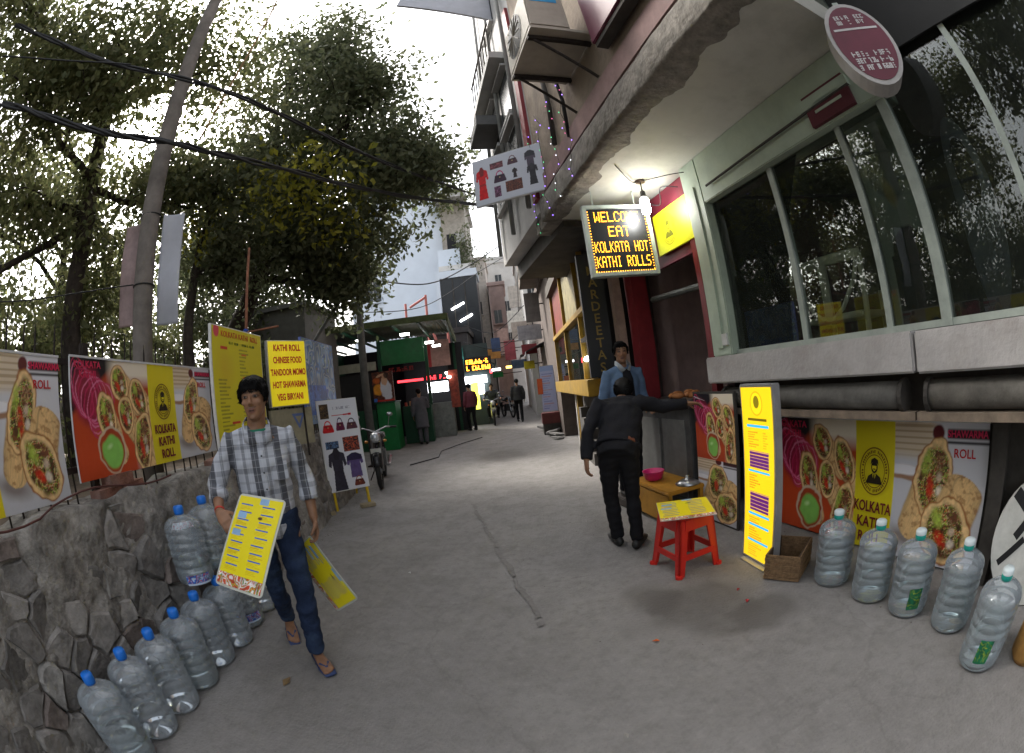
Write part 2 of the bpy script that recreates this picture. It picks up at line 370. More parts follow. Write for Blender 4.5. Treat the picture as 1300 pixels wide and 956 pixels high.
mb = MB(); mb.box(-.42, -.2, WL1-.35, WL1-.02, 0, WH-.02); mb.build('end_face', mortar, wall)
def voronoi_cells(pts, x0, x1, y0, y1, reach=1.2):
    out = []
    for p in pts:
        poly = [(x0, y0), (x1, y0), (x1, y1), (x0, y1)]
        for r in pts:
            if r is p or abs(r[0]-p[0]) > reach or abs(r[1]-p[1]) > reach: continue
            mx, my = (p[0]+r[0])/2, (p[1]+r[1])/2; nx, ny_ = r[0]-p[0], r[1]-p[1]; new = []
            for k in range(len(poly)):
                A, B = poly[k], poly[(k+1) % len(poly)]; da = (A[0]-mx)*nx+(A[1]-my)*ny_; db = (B[0]-mx)*nx+(B[1]-my)*ny_
                if da <= 0: new.append(A)
                if da*db < 0: tt = da/(da-db); new.append((A[0]+(B[0]-A[0])*tt, A[1]+(B[1]-A[1])*tt))
            poly = new
            if len(poly) < 3: break
        if len(poly) >= 3: out.append(poly)
    return out
rs = random.Random(4); pts = []
yy = WL0+.1; row = 0
while yy < WL1-.2:
    step = .2 if yy < 1.6 else .26
    z_ = .11+(.06 if row % 2 else 0)
    while z_ < WH-.02:
        pts.append((yy+rs.uniform(-.08, .08), z_+rs.uniform(-.06, .06))); z_ += rs.uniform(.15, .22)
    yy += step; row += 1
for poly in voronoi_cells(pts, WL0, WL1-.02, .0, WH-.03):
    cx = sum(p[0] for p in poly)/len(poly); cz = sum(p[1] for p in poly)/len(poly)
    sm = float(np.clip((vnoise(np.array([cx+9.]), np.array([cz+2.]), 1.6, 11, 3)[0]-.30)*6, 0, 1)*np.clip((cz+.35*(cx-1.0)-.42)*2.5, 0, 1))
    proud = .042*(1-sm)+rs.uniform(-.014, .02)
    if proud < .012: continue
    mb = MB(); n = len(poly); fx = face_x(cx, cz); vs = []
    sub = []
    for k in range(n):     # jagged outline
        A, B = poly[k], poly[(k+1) % n]; sub.append(A); sub.append(((A[0]+B[0])/2+rs.uniform(-.015, .015), (A[1]+B[1])/2+rs.uniform(-.015, .015)))
    n = len(sub); tilt = (rs.uniform(-.22, .22), rs.uniform(-.22, .22))
    for inset, d in ((.98, -.06), (.955, proud*.3), (.90, proud*.8), (.80, proud)):
        for (y, z) in sub: vs.append((fx+d+(y-cx)*tilt[0]*inset+(z-cz)*tilt[1]*inset+rs.uniform(-.003, .003), cx+(y-cx)*inset, max(.005, cz+(z-cz)*inset)))
    fs = []
    for l in range(3):
        for k in range(n): fs.append((l*n+k, l*n+(k+1) % n, (l+1)*n+(k+1) % n, (l+1)*n+k))
    fs.append(tuple(3*n+k for k in range(n)))
    mb.add(vs, fs); mb.build('stone', rs.choice(stone_m), wall)
brick_m = M('wall_brick', (.22, .10, .07), .9, var=.35, scale=14, bump=.6, bscale=40, dirt=.6, dirtcol=(.2, .18, .17))
bmesh_brick = MB().box(-.055, .055, -.115, .115, 0, .07).mesh('brick', brick_m)
for k in range(9):
    o = link(bpy.data.objects.new('brick', bmesh_brick), wall); lyb = [1.62, 1.86, 1.74, 3.0, 3.25, 3.6, 4.0, 4.3, .3][k]
    o.location = (-.20+rs.uniform(-.03, .02), lyb, WH-.015+(.07 if k == 2 else 0)); o.rotation_euler = (rs.uniform(-.06, .06), rs.uniform(-.06, .06), rs.uniform(-.2, .2))
# fence: rails, spiked bars, posts
iron = M('rusty_iron', (.035, .028, .024), .75, metal=.5, var=.4, scale=20)
fence = thing('iron_fence', 'dark rusty iron railing standing on top of the rubble wall', 'fence', PL(0, 0, 0), AL)
for z in (1.27, 1.86):
    MB().box(-.255, -.235, WL0, 7.3, z, z+.035).build('rail', iron, fence)
bar = MB().tube([(0, 0, 1.04), (0, 0, 2.0), (0, 0, 2.07)], [.007, .007, .001], 6).mesh('bar', iron)
for k in range(74):
    o = link(bpy.data.objects.new('bar', bar), fence); o.location = (-.245+rs.uniform(-.004, .004), WL0+.1+k*.12, rs.uniform(-.03, .03)); o.rotation_euler = (rs.uniform(-.02, .02), rs.uniform(-.015, .015), 0)
post = MB().box(-.025, .025, -.025, .025, 1.03, 2.0).mesh('post', iron)
for lyp in (-.6, 1.58, 3.8, 5.8):
    o = link(bpy.data.objects.new('post', post), fence); o.location = (-.275, lyp, 0)
wire_m = M('red_wire', (.09, .03, .025), .6); blackw = M('black_cable', (.012, .012, .013), .55, var=.3)
mb = MB(); mb.tube([(-.08+.03*math.sin(q_*3), q_, 1.14+.03*math.sin(q_*5+1)+(.02 if q_ > 1 else 0)) for q_ in np.linspace(-.5, 2.2, 22)], .006, 6)
o = mb.build('wire', wire_m, loc=PL(0, 0), rz=AL); tag(o, 'thin dark red wire lying along the top edge of the rubble wall', 'wire')

# ------------------------------------------------------------------ printed food banners
TORT = '#cf9a5b'; GREENS = ['#5a3a24', '#7a4a2c', '#43301f', '#8aa33a', '#a7b64e', '#c8a070', '#b23a22', '#e0c9a0', '#5d7a2a', '#3a2a1c']
def tortilla(cv, cx, cy, r0, r1, dx, dy, seed, A=1., tone='#e6bf86'):
    """a rolled flatbread lying from (cx,cy) along (dx,dy), shaded round, with toasted streaks"""
    L_ = math.hypot(dx, dy); ux, uy = dx/L_, dy/L_; px, py = cv.X-cx, cv.Y-cy; t_ = (px*ux+py*uy)/L_; q = (-px*uy+py*ux)
    w_ = vnoise(t_*2+seed, q*8+3, 2.5, seed, 2)-.5; rr = (r0+(r1-r0)*np.clip(t_, 0, 1))*(1+.12*w_); end = np.sqrt(np.clip(1-np.clip((t_-.82)/.18, 0, 1)**2, 0, 1)); p = q/(rr*np.maximum(end, .02))
    m = np.clip((1-np.abs(p))*9, 0, 1)*(t_ > -.02)*(t_ < 1); sh = .5+.55*np.sqrt(np.clip(1-(p*.9-.15)**2, 0, 1)); st = vnoise(t_*4+seed, q*60, 3., seed+1, 3)
    c = np.array(lin(tone))*.93*sh[..., None]*(.75+.5*st[..., None]); toast = np.clip((vnoise(t_*9+seed, q*16+9, 2., seed+2, 3)-.55)*6, 0, 1)[..., None]; c = c*(1-.55*toast)+np.array(lin('#8a4f20'))*.55*toast
    fold = np.exp(-((p-.35-.3*t_)/.05)**2)[..., None]; c = c*(1-.35*fold); cv.put(m*A, c)
def wrap_roll(cv, cx, cy, rx, ry, rot, seed, body, A=1., fl=None, ts=24):
    """a tortilla roll: long body behind, cut end with filling in front"""
    r_ = min(rx, ry)*1.02; tortilla(cv, cx, cy, max(rx, ry)*.93 if abs(body[0]) > abs(body[1])*1.2 else r_*1.05, r_*.8, body[0], body[1], seed, A)
    cv.put(cv.em(cx, cy, rx*1.07, ry*1.05, rot, .05)*A, '#9a5c2a', .5, seed, 40); cv.put(cv.em(cx, cy, rx, ry, rot, .05)*A, '#e8c48c', .35, seed+1, 40)
    n_ = vnoise(cv.X+seed, cv.Y, 38, seed+7, 2); cv.fill(cv.em(cx, cy, rx*.84, ry*.88, rot, .12)*A, fl or GREENS, ts, seed+2)
    cv.put(cv.em(cx-rx*.42, cy+ry*.38, rx*.3, ry*.42, rot, .6)*.85*A*np.clip(n_*2.4, 0, 1), '#a9bf4a', .6, seed+3, 60)
    cv.put(cv.em(cx-rx*.15, cy-ry*.22, rx*.26, ry*.42, rot+18, .5)*.9*A*np.clip(n_*2.6-.1, 0, 1), '#c92814', .5, seed+4, 50)
    cv.put(cv.em(cx+rx*.34, cy-ry*.30, rx*.24, ry*.2, rot, .6)*.9*A, '#e4d6c6', .35, seed+5, 50); cv.put(cv.em(cx+rx*.3, cy+ry*.05, rx*.22, ry*.18, rot, .6)*.8*A, '#cdb7a4', .35, seed+8, 50)
    cv.put(cv.em(cx+rx*.3, cy+ry*.42, rx*.35, ry*.32, rot, .6)*.6*A, '#7a4636', .5, seed+6, 60); cv.put(cv.em(cx+rx*.1, cy-ry*.68, rx*.4, ry*.2, rot, .6)*.6*A, '#4a2a1c', .5, seed+9, 60)
def food_left(cv, x0, w, h):
    X, Y = (cv.X-x0)/w, cv.Y/h; A = ((cv.X >= x0) & (cv.X <= x0+w)).astype(float)
    cv.put(A, np.array(lin('#b8431d'))*np.clip(1.15-.55*np.abs(Y-.2), .4, 1.3)[..., None]); cv.put(A*np.clip((Y-.86)*18-(X-.45)*14, 0, 1), '#17101a')
    def e(*a): return cv.em(x0+a[0]*w, a[1]*h, a[2]*w, a[3]*h, *a[4:])*A
    cv.put(A*np.clip((X-.42)*8, 0, 1)*np.clip((Y-.75)*8, 0, 1), '#e8dcc8')
    cv.put(A*np.clip((X-.72)*6, 0, 1)*np.clip((.3-Y)*6, 0, 1), '#d9d6d6')
    cv.put(e(.2, .68, .22, .30, 10, .3), '#8e1738', .5, 3, 16)
    for k in range(9):
        m1 = e(.12+.03*k, .74-.02*k, .12+.012*k, .28-.015*k, 15+6*k, .02); m2 = e(.12+.03*k, .74-.02*k, .108+.012*k, .266-.015*k, 15+6*k, .02)
        cv.put(np.clip(m1-m2, 0, 1)*.9, '#d9789c' if k % 2 else '#c02a5c')
    P = [(.6, .8, .13, .16, 15), (.86, .66, .13, .2, 20), (.42, .5, .13, .22, 10), (.66, .5, .12, .17, 5), (.86, .25, .14, .28, -10)]
    D = [(.3, -.26), (.3, -.3), (.16, -.42), (.26, -.36), (.2, -.5)]
    FL = ['#6b3d20', '#8a5230', '#3f2a18', '#6f8a34', '#9db04a', '#d9b07a', '#a03a20', '#5a2a1c']
    for k in (0, 1, 3, 2, 4): cx, cy, rx, ry, ro = P[k]; wrap_roll(cv, x0+cx*w, cy*h, rx*w*.86, ry*h, ro, 40+k*13, (D[k][0]*w, D[k][1]*h), A, FL, 26)
    cv.put(e(.45, .22, .175, .21, 0, .05), '#c9b49a'); cv.put(e(.45, .215, .155, .19, 0, .05), '#a8411e', .2, 3); cv.put(e(.45, .2, .14, .155, 0, .15), '#86c45a', .15, 5, 18)
    cv.put(e(.41, .25, .05, .03, 20, .8)*.6, '#d6f0b8')
def food_right(cv, x0, w, h):
    X, Y = (cv.X-x0)/w, cv.Y/h; A = ((cv.X >= x0) & (cv.X <= x0+w)).astype(float)
    cv.put(A, np.array(lin('#cfcfd6'))*np.clip(.8+.3*Y, .6, 1.1)[..., None])
    cv.put(A*np.clip((.5-X)*9, 0, 1)*np.clip((Y-.72)*12, 0, 1), '#d8c6ae'); cv.put(A*np.clip((.5-X)*9, 0, 1)*np.clip((Y-.74)*12, 0, 1)*(np.sin(Y*150) > .2), '#b7a083')
    cv.put(A*cv.em(x0+.12*w, .64*h, .3*w, .06*h, 0, .2), '#a07a60'); cv.put(A*cv.em(x0+.1*w, .66*h, .26*w, .045*h, 0, .3), '#eceaf0')
    cv.put(A*cv.em(x0+.2*w, .16*h, .34*w, .09*h, -12, .7)*.7, '#6a5648')
    cv.put(A*np.clip((X-.56)*60, 0, 1)*np.clip((Y-.885)*60, 0, 1)*np.clip((.965-Y)*60, 0, 1), '#3a0f1c')
    cv.put(A*np.clip((X-.56)*60, 0, 1)*np.clip((Y-.855)*80, 0, 1)*np.clip((.885-Y)*80, 0, 1), '#15131c')
    cv.put(A*cv.em(x0+.47*w, .93*h, .07*w, .055*h, 0, .2), '#5a1018')
    wrap_roll(cv, x0+.44*w, .62*h, .20*w, .27*h, -14, 50, (-.24*w, -.46*h), A)
    wrap_roll(cv, x0+.63*w, .26*h, .25*w, .25*h, 30, 80, (.20*w, .38*h), A)
    cv.c = np.where(A[..., None] > 0, cv.c, cv.c)
def yellow_mid(cv, x0, w, h): cv.put(cv.rm(x0, x0+w, 0, h), '#d9c81f', .06, 7, 6)
SIGNY = M('sign_yellow', '#e5d21f', .45, var=.05); INK_D = M('ink_dark', '#241a0c', .6); INK_R = M('ink_red', '#c01f28', .55); INK_MR = M('ink_maroon', '#6d1522', .6); INK_P = M('ink_pink', '#d12a55', .55); INK_B = M('ink_blue', '#2a5fc4', .5)
def emblem(parent, x, y, z, r, ink=INK_D, ring=None):
    """round badge with a bust of a man in a jacket, drawn in ink on the sheet"""
    ring = ring or M('ink_brown', '#7a5a14', .6)
    mb = MB()
    def arc(r0, r1, n=36, a0=0, a1=2*math.pi, sx=.82):
        for k in range(n):
            t0, t1 = a0+(a1-a0)*k/n, a0+(a1-a0)*(k+1)/n
            mb.quad(*[(rr*math.cos(t_)*sx, 0, rr*math.sin(t_)) for rr, t_ in ((r0, t0), (r1, t0), (r1, t1), (r0, t1))])
    arc(r*.94, r); arc(r*.66, r*.70)
    for k in range(44):   # the ring of lettering, as small strokes
        t_ = 2*math.pi*k/44
        if k % 11 == 10: continue
        a0, a1 = t_-.045, t_+.045
        mb.quad(*[(rr*math.cos(q_)*.82, 0, rr*math.sin(q_)) for rr, q_ in ((r*.75, a0), (r*(.88 if k % 2 else .84), a0), (r*.88, a1), (r*.75, a1))])
    mb.build('badge_ring', ring, parent, loc=(x, y-.0035, z))
    mb = MB(); s = r*.6
    def poly(pts): mb.add([(px*s, 0, pz*s) for px, pz in pts], [tuple(range(len(pts)))])
    poly([(-.75, -.85), (-.55, -.35), (-.2, -.15), (.2, -.15), (.55, -.35), (.75, -.85)])
    poly([(.30*math.cos(t_)+0, .30+.42*math.sin(t_)) for t_ in np.linspace(0, 2*math.pi, 20)[:-1]])
    poly([(-.36, .45), (-.3, .8), (0, .95), (.3, .8), (.36, .45), (.2, .62), (-.2, .62)])
    mb.build('bust', ink, parent, loc=(x, y-.004, z))
    mb = MB(); poly([(-.16, -.18), (0, -.75), (.16, -.18)]); mb.build('shirt_front', SIGNY, parent, loc=(x, y-.0052, z)); mb = MB(); poly([(-.2, .18), (-.2, .4), (.2, .4), (.2, .18), (0, .0)]); mb.build('face', SIGNY, parent, loc=(x, y-.0052, z))
    mb = MB(); poly([(-.06, -.2), (-.08, -.6), (0, -.75), (.08, -.6), (.06, -.2)]); mb.build('tie', ink, parent, loc=(x, y-.0064, z)); mb = MB(); poly([(-.18, .17), (0, .22), (.18, .17), (0, .13)]); mb.build('moustache', ink, parent, loc=(x, y-.0064, z))
flex = MV('printed_flex', .38, spec=.4, bump=.45, bscale=4)
rail_m = M('banner_hem', '#c9c9cc', .5)
def food_banner(label, loc, rz, w, h, fr=(.47, .20), res=190, grp='printed food banners', bend=None):
    t = thing('food_banner', label, 'banner', loc, rz)
    cv = Cv(w, h, res); a, b = fr[0]*w, fr[1]*w
    food_left(cv, 0, a, h); yellow_mid(cv, a, b, h); food_right(cv, a+b, w-a-b, h)
    cv.sheet('printed_sheet', flex, t, bend)
    mx = a+b/2; s = h/.68
    emblem(t, mx, -.004, h*.62, .125*s)
    for k, s_ in enumerate(('KOLKATA', 'KATHI', 'ROLL')): text(t, s_, .082*s, INK_MR, (mx, -.009, h*(.34-.125*k)), bold=.0022, sx=.70 if k == 0 else .85)
    text(t, 'KOLKATA', .055*s, INK_P, (a*.2, -.004, h*.94), bold=.001); text(t, 'KATHI', .055*s, INK_P, (a*.2, -.004, h*.86), bold=.001)
    rx = w-(w-a-b)*.22; text(t, 'SHAWARMA', .045*s, INK_P, (rx, -.004, h*.925), bold=.0012, sx=.95); text(t, 'ROLL', .055*s, INK_R, (rx-.02, -.004, h*.80), bold=.001)
    MB().box(-.004, w+.004, -.006, .006, h-.004, h+.008).build('hem', rail_m, t)
    MB().box(-.008, -.001, -.005, .005, 0, h).build('hem', rail_m, t)
    return t
# left banners: local x runs along the street; sheets face the street (turn so that -Y local faces +lx)
food_banner('food banner on the fence cropped to its right part, pale print of cut rolls', PL(-.19, -.38, 1.15), AL+R(90), 1.66, .74)
food_banner('food banner with yellow emblem strip hung on the fence above the blue capped bottles', PL(-.17, 1.37, 1.22), AL+R(90)-R(.5), 1.66, .68, bend=wave(.0015, 2, 2, 1))

# ------------------------------------------------------------------ other boards on the fence
def menu_lines(cv, x0, x1, y0, y1, n, cols, seed=0, fill=.85):
    g = np.random.default_rng(seed); dy = (y1-y0)/n
    for k in range(n):
        L_ = x0+(x1-x0)*(.35+.6*g.random())*fill; cv.put(cv.rm(x0, L_, y0+dy*(k+.25), y0+dy*(k+.7))*(.35+.5*(np.sin(cv.X*900+k) > -.3)), cols[k % len(cols)])
t = thing('menu_board', 'tall yellow menu board with small print leaning on the fence behind the walking man', 'menu board', PL(-.06, 2.96, 1.20), AL+R(90)-R(2))
cv = Cv(.95, 1.06, 190, '#d5c81c'); cv.put(cv.em(.2, .7, .2, .25, 0, .9)*.35, '#c9922a'); cv.put(cv.em(.07, 1.02, .055, .06, 0, .2), '#d84a5a')
menu_lines(cv, .08, .36, .1, .62, 16, ['#6a6a1e', '#7a7420'], 1); menu_lines(cv, .48, .72, .1, .9, 24, ['#7c7c20', '#8a8420'], 2)
for y in (.87, .22, .1): cv.put(cv.rm(.14 if y > .5 else .25, .26 if y > .5 else .4, y, y+.022), '#c8381e')
for y in (.83, .62): cv.put(cv.rm(.52, .62, y, y+.018), '#cf6a2a')
cv.sheet('printed_sheet', MV('printed_board', .4), t)
text(t, 'KOLKATA', .074, INK_R, (.30, -.003, 1.0), sx=.9); text(t, 'KATHI', .074, INK_R, (.57, -.003, 1.0), sx=.9); text(t, 'ROLL', .074, INK_R, (.79, -.003, 1.0), sx=.9); scribble(t, .5, .03, M('ink_olive', '#5a6a20'), (.54, -.001, .935), 1, 3)
MB().box(-.012, .96, .002, .03, -.01, 1.07).build('backing_board', M('foam_board', '#d9d9d6', .6), t)
MB().cyl((.4, .05, -.1), (.4, .05, 1.0), .012).build('brace', iron, t)
t = thing('snack_sign', 'yellow lit sign with five red lines of dishes beside the menu board', 'sign', PL(-.1, 4.26, 1.54), AL+R(52))
lit = M('lit_yellow', '#dfc920', .4, emit=.13, var=.1, scale=3); MB().box(0, .50, 0, .06, 0, .72).build('light_box', lit, t)
MB().box(-.012, .512, .012, .07, -.012, .732).build('frame', M('alu_grey', '#b0b0b2', .4, .6), t)
for k, s_ in enumerate(('KATHI ROLL', 'CHINESE FOOD', 'TANDOOR MOMO', 'HOT SHAWARMA', 'VEG BIRYANI')):
    text(t, s_, .10, INK_R, (.25, -.004, .64-.137*k), bold=.003, sx=.46/(.069*len(s_)))
for x in (.1, .46): MB().cyl((x, .08, -.6), (x, .08, .3), .012).build('leg', iron, t)
t = thing('advert_board', 'blue printed advert board beside the yellow dish sign', 'poster', PL(-.14, 5.5, 1.25), AL+R(90)-R(2))
cv = Cv(1.35, 1.2, 110, '#7fa0c8'); cv.fill(cv.rm(0, 1.35, .05, 1.2), ['#4a72b4', '#6f9ac6', '#9fb4c4', '#3d5fa8', '#7a9a8a', '#b8c4d0', '#5a86c4', '#8a8a7a'], 3.2, 31); cv.fill(cv.rm(.15, .9, .12, .55), ['#2f62b4', '#3f74c0', '#2a5298'], 8, 32)
cv.sheet('printed_sheet', MV('printed_board', .4), t); MB().box(-.02, 1.37, .004, .04, 0, 1.21).build('backing_board', M('blue_edge', '#6f7fc0', .6), t)
for x in (.1, 1.2): MB().cyl((x, .06, -.25), (x, .06, .8), .02).build('leg', iron, t)
mb = MB(); mb.box(0, .62, 0, .05, 0, .42); o = mb.build('notice_panel', M('old_cream_panel', '#8f8871', .8, var=.25, dirt=.5), loc=PL(-.13, 4.25, 1.08), rz=AL+R(60)); tag(o, 'grubby cream panel with a blue triangle under the yellow dish sign', 'panel')
MB().add([(.3, -.003, .36), (.5, -.003, .36), (.4, -.003, .18), (.35, -.003, .33), (.45, -.003, .33), (.4, -.003, .24)], [(0, 1, 4, 3), (1, 2, 5, 4), (2, 0, 3, 5)]).build('triangle_mark', M('mark_blue', '#5a6a98'), o)

# ------------------------------------------------------------------ sandwich board of clothes
def garment_print(cv, items):
    for kind, cx, cy, w, h, c1, c2, sd in items:
        if kind == 'dress':
            o_ = [(-.08, .5), (-.12, .42), (-.42, .36), (-.5, .1), (-.36, .06), (-.3, .2), (-.26, -.05), (-.36, -.48), (.36, -.48), (.26, -.05), (.3, .2), (.36, .06), (.5, .1), (.42, .36), (.12, .42), (.08, .5)]
            cv.put(cv.pm([(cx+x*w, cy+y*h) for x, y in o_]), c1, .35, sd, 30); cv.put(cv.pm([(cx+x*w, cy+y*h) for x, y in [(-.08, .5), (-.2, .4), (-.12, .22), (.12, .22), (.2, .4), (.08, .5)]]), c2, .2, sd, 30); cv.put(cv.pm([(cx+x*w, cy+y*h) for x, y in [(-.26, -.03), (.26, -.03), (.27, -.09), (-.27, -.09)]])*.6, c2)
        elif kind == 'top':
            o_ = [(-.1, .5), (-.45, .38), (-.5, .05), (-.36, .02), (-.3, .15), (-.34, -.48), (.34, -.48), (.3, .15), (.36, .02), (.5, .05), (.45, .38), (.1, .5)]
            cv.put(cv.pm([(cx+x*w, cy+y*h) for x, y in o_]), c1, .35, sd, 30); cv.put(cv.pm([(cx+x*w, cy+y*h) for x, y in [(-.1, .5), (-.45, .38), (-.46, .2), (.46, .2), (.45, .38), (.1, .5)]]), c2, .3, sd, 30)
        elif kind == 'bag':
            r_ = np.hypot((cv.X-cx)/(.26*w), (cv.Y-cy-.12*h)/(.38*h)); cv.put((np.abs(r_-1) < .14)*(cv.Y > cy+.1*h), c2); cv.put(cv.pm([(cx+x*w, cy+y*h) for x, y in [(-.36, .16), (-.5, -.42), (-.44, -.5), (.44, -.5), (.5, -.42), (.36, .16)]]), c1, .5, sd, 40); cv.put(cv.rm(cx-.36*w, cx+.36*w, cy-.02*h, cy+.06*h)*.7, '#1a1218'); cv.put(cv.rm(cx-.05*w, cx+.05*w, cy-.12*h, cy-.02*h), '#b8a070')
        else:
            cv.fill(cv.rm(cx-w/2, cx+w/2, cy-h/2, cy+h/2), [c1, c2, '#2a2226', c1, c2], 22, sd)
t = thing('sandwich_board', 'white sandwich board printed with dresses and handbags on yellow legs', 'sign board', (-2.66, 5.56, 0), R(42), rot=(R(-4), 0, R(42)))
cv = Cv(.60, 1.28, 200, '#d5d6dc')
garment_print(cv, [('box', .09, 1.13, .13, .2, '#2a2018', '#6a5230', 1), ('bag', .12, .91, .18, .16, '#c01c22', '#d83a3a', 2), ('bag', .31, .93, .14, .18, '#6a1c40', '#3a2450', 3), ('bag', .49, .92, .18, .15, '#5a3440', '#3a2830', 4),
 ('box', .14, .65, .2, .1, '#2c3a58', '#5a7aa0', 5), ('box', .44, .64, .25, .2, '#2a2028', '#c0583a', 6), ('dress', .18, .30, .28, .62, '#2e2c3a', '#24222c', 7), ('top', .45, .33, .26, .36, '#5a4a78', '#2a2444', 8), ('bag', .47, .1, .17, .13, '#6a3024', '#8a4434', 9)])
cv.put(cv.rm(.2, .5, 1.05, 1.075)*(np.abs(cv.Y-1.0625) < .003+.01*np.clip((cv.X-.3)*6, 0, 1)), '#b8141c')
cv.sheet('printed_sheet', MV('printed_board', .4), t, lambda V: V+np.array([0, 0, .28]))
scribble(t, .3, .05, M('ink_grey', '#8a8a98'), (.37, -.001, 1.45), 1, 5)
ypaint = M('yellow_paint', '#c9a81e', .55, var=.25, dirt=.4)
MB().box(-.012, .612, .003, .03, .27, 1.57).build('panel', M('foam_board', '#d9d9d6', .6), t)
for x in (.03, .55): MB().box(x, x+.035, .004, .034, .0, .9).build('leg', ypaint, t)
for x in (.03, .55): MB().tube([(x+.017, .05, 1.5), (x+.017, .5, .13)], .016, 6).build('rear_leg', ypaint, t)
for x, y in ((-2.70, 5.50), (-2.24, 5.93)):
    o = MB().box(-.11, .11, -.06, .06, 0, .05).build('brick', M('pale_brick', '#8f8268', .9, var=.3, bump=.4), loc=(x, y-.1, 0), rz=R(30), bevel=.006); o.name = 'foot_brick'; tag(o, 'loose pale brick at the foot of the sandwich board', 'brick', 'bricks weighing down the sandwich board')
# ------------------------------------------------------------------ water bottles
clear = MG('bottle_plastic', (.93, .96, .98), .06, 1.0, .19, (.80, .88, .95), 1.5); water = MG('bottle_water', (.88, .93, .93), .02, .8, .13, (.62, .70, .70), 1.33)
capb = M('cap_blue', '#1f74d8', .4, var=.06); capt = M('cap_teal', '#1f9f92', .4, var=.06); capw = M('cap_film', '#c9d4d6', .3)
prof = [(.0, .012), (.09, .0), (.118, .004), (.132, .02), (.135, .05)]
for k in range(5): z0 = .07+k*.055; prof += [(.135, z0), (.136, z0+.032), (.129, z0+.042), (.129, z0+.05)]
prof += [(.135, .35), (.135, .365), (.122, .392), (.09, .414), (.05, .428), (.032, .436), (.029, .45), (.029, .47)]
wl = [(.0, .02), (.11, .022), (.128, .05), (.128, .29), (0, .291)]
def make_bottle(cap, fill=.29, teal=False):
    t = thing('water_bottle', 'x', 'water bottle')
    MB().lathe(prof, 26, cap=False).build('body', clear, t, True)
    if fill > .06:
        p = [(0, .02), (.11, .022), (.127, .05), (.127, fill), (0, fill+.001)]; MB().lathe(p, 22, cap=False).build('water', water, t, True)
    MB().lathe([(.0, .440), (.033, .440), (.036, .452), (.036, .482), (.031, .492), (0, .493)], 18, cap=False).build('cap', cap, t, True)
    if teal:
        MB().lathe([(.037, .47), (.037, .489), (.03, .497), (0, .498)], 18, cap=False).build('cap_film', capw, t, True)
    return t
def label_patch(b, cols, a0, da, z0, z1, sd):
    cv = Cv(da*.137, z1-z0, 300, cols[0]); cv.fill(cv.rm(0, 9, .012, 9), cols, 22, sd)
    def bend(V): th = a0+V[:, 0]/.137; return np.stack([.1375*np.cos(th), .1375*np.sin(th), z0+V[:, 2]], -1)
    cv.sheet('label', MV('printed_board', .4), b, bend)
b_blue = make_bottle(capb, .0); b_bluef = make_bottle(capb, .14); b_teal = make_bottle(capt, .30, True)
Lb = ['nearly empty clear water bottle with blue cap in the row along the rubble wall', 'blue capped clear bottle with some water in it in the row along the wall']
spots = [(.20, .69), (.20, .965), (.21, 1.235), (.22, 1.505), (.21, 1.78), (.23, 2.05)]
first = {}
def place(proto, loc, rz, lab, grp=None):
    if proto not in first: o = proto; first[proto] = 1
    else: o = copy_tree(proto)
    o.location = loc; o.rotation_euler = (rs.uniform(-.02, .02), rs.uniform(-.02, .02), rz); o['label'] = lab
    if grp: o['group'] = grp
    return o
for k, (x, y) in enumerate(spots): place(b_blue if k % 3 else b_bluef, PL(x, y), rs.uniform(0, 6), Lb[k % 3 == 0], ['empty blue capped bottles along the wall', 'part filled blue capped bottles along the wall'][k % 3 == 0])
BL = ['#c9d8ea', '#2a66c0', '#1c4a98', '#d04a3a', '#8ab4e0', '#20365a']
for k, (x, y, z, lab) in enumerate([(.20, 2.34, 0, 'clear bottle with printed blue label below the two stacked bottles'), (.21, 2.63, 0, 'clear water bottle at the far end of the row beside the walking man')]):
    o = place(b_blue, PL(x, y, z), 0, lab)
    if k == 0: label_patch(o, BL, R(-85), 1.5, .05, .12, 61)
for k, (x, y, z, lab) in enumerate([(.13, 1.97, .493, 'upper water bottle with red marks on its shoulder and blue label near its base'), (.12, 2.27, .493, 'second upper water bottle stacked half behind the walking man')]):
    o = place(b_bluef, PL(x, y, z), 0, lab)
    if k == 0:
        label_patch(o, BL, R(-75), 1.3, .01, .075, 63)
        cv = Cv(.16, .035, 300, '#b9c4ca'); cv.fill(cv.rm(0, 9, 0, 9), ['#b9c4ca', '#c4cdd2', '#b84a5a', '#c0ccd0', '#c8d0d4'], 40, 5)
        cv.sheet('shoulder_print', MV('printed_board', .4), o, lambda V: np.stack([(.131-V[:, 2]*.9)*np.cos(R(-80)+V[:, 0]/.12), (.131-V[:, 2]*.9)*np.sin(R(-80)+V[:, 0]/.12), .372+V[:, 2]], -1))
# right-hand bottles
GRP2 = 'teal capped bottles in front of the food banner'
for k, (x, y) in enumerate([(-.14, 2.09), (-.15, 1.73), (-.15, 1.41), (-.15, 1.06), (-.36, .72)]):
    lab = ['teal capped full water bottle beside the wicker box', 'teal capped full water bottle between wicker box bottle and green labelled one', 'teal capped water bottle with upright green label on its front', 'teal capped full water bottle just beside the white printed disc', 'teal capped water bottle with green side label standing before the wooden pot'][k]
    o = place(b_teal, PR(x, y), 0, lab)
    if k in (2, 4): label_patch(o, ['#0f6a48', '#0f7a52', '#0c5a3c', '#0f6a48', '#a8b830', '#0f6a48', '#11704c'], AR*0+R([0, 0, 215, 0, 190][k]), .62, .07, .20, 70+k)
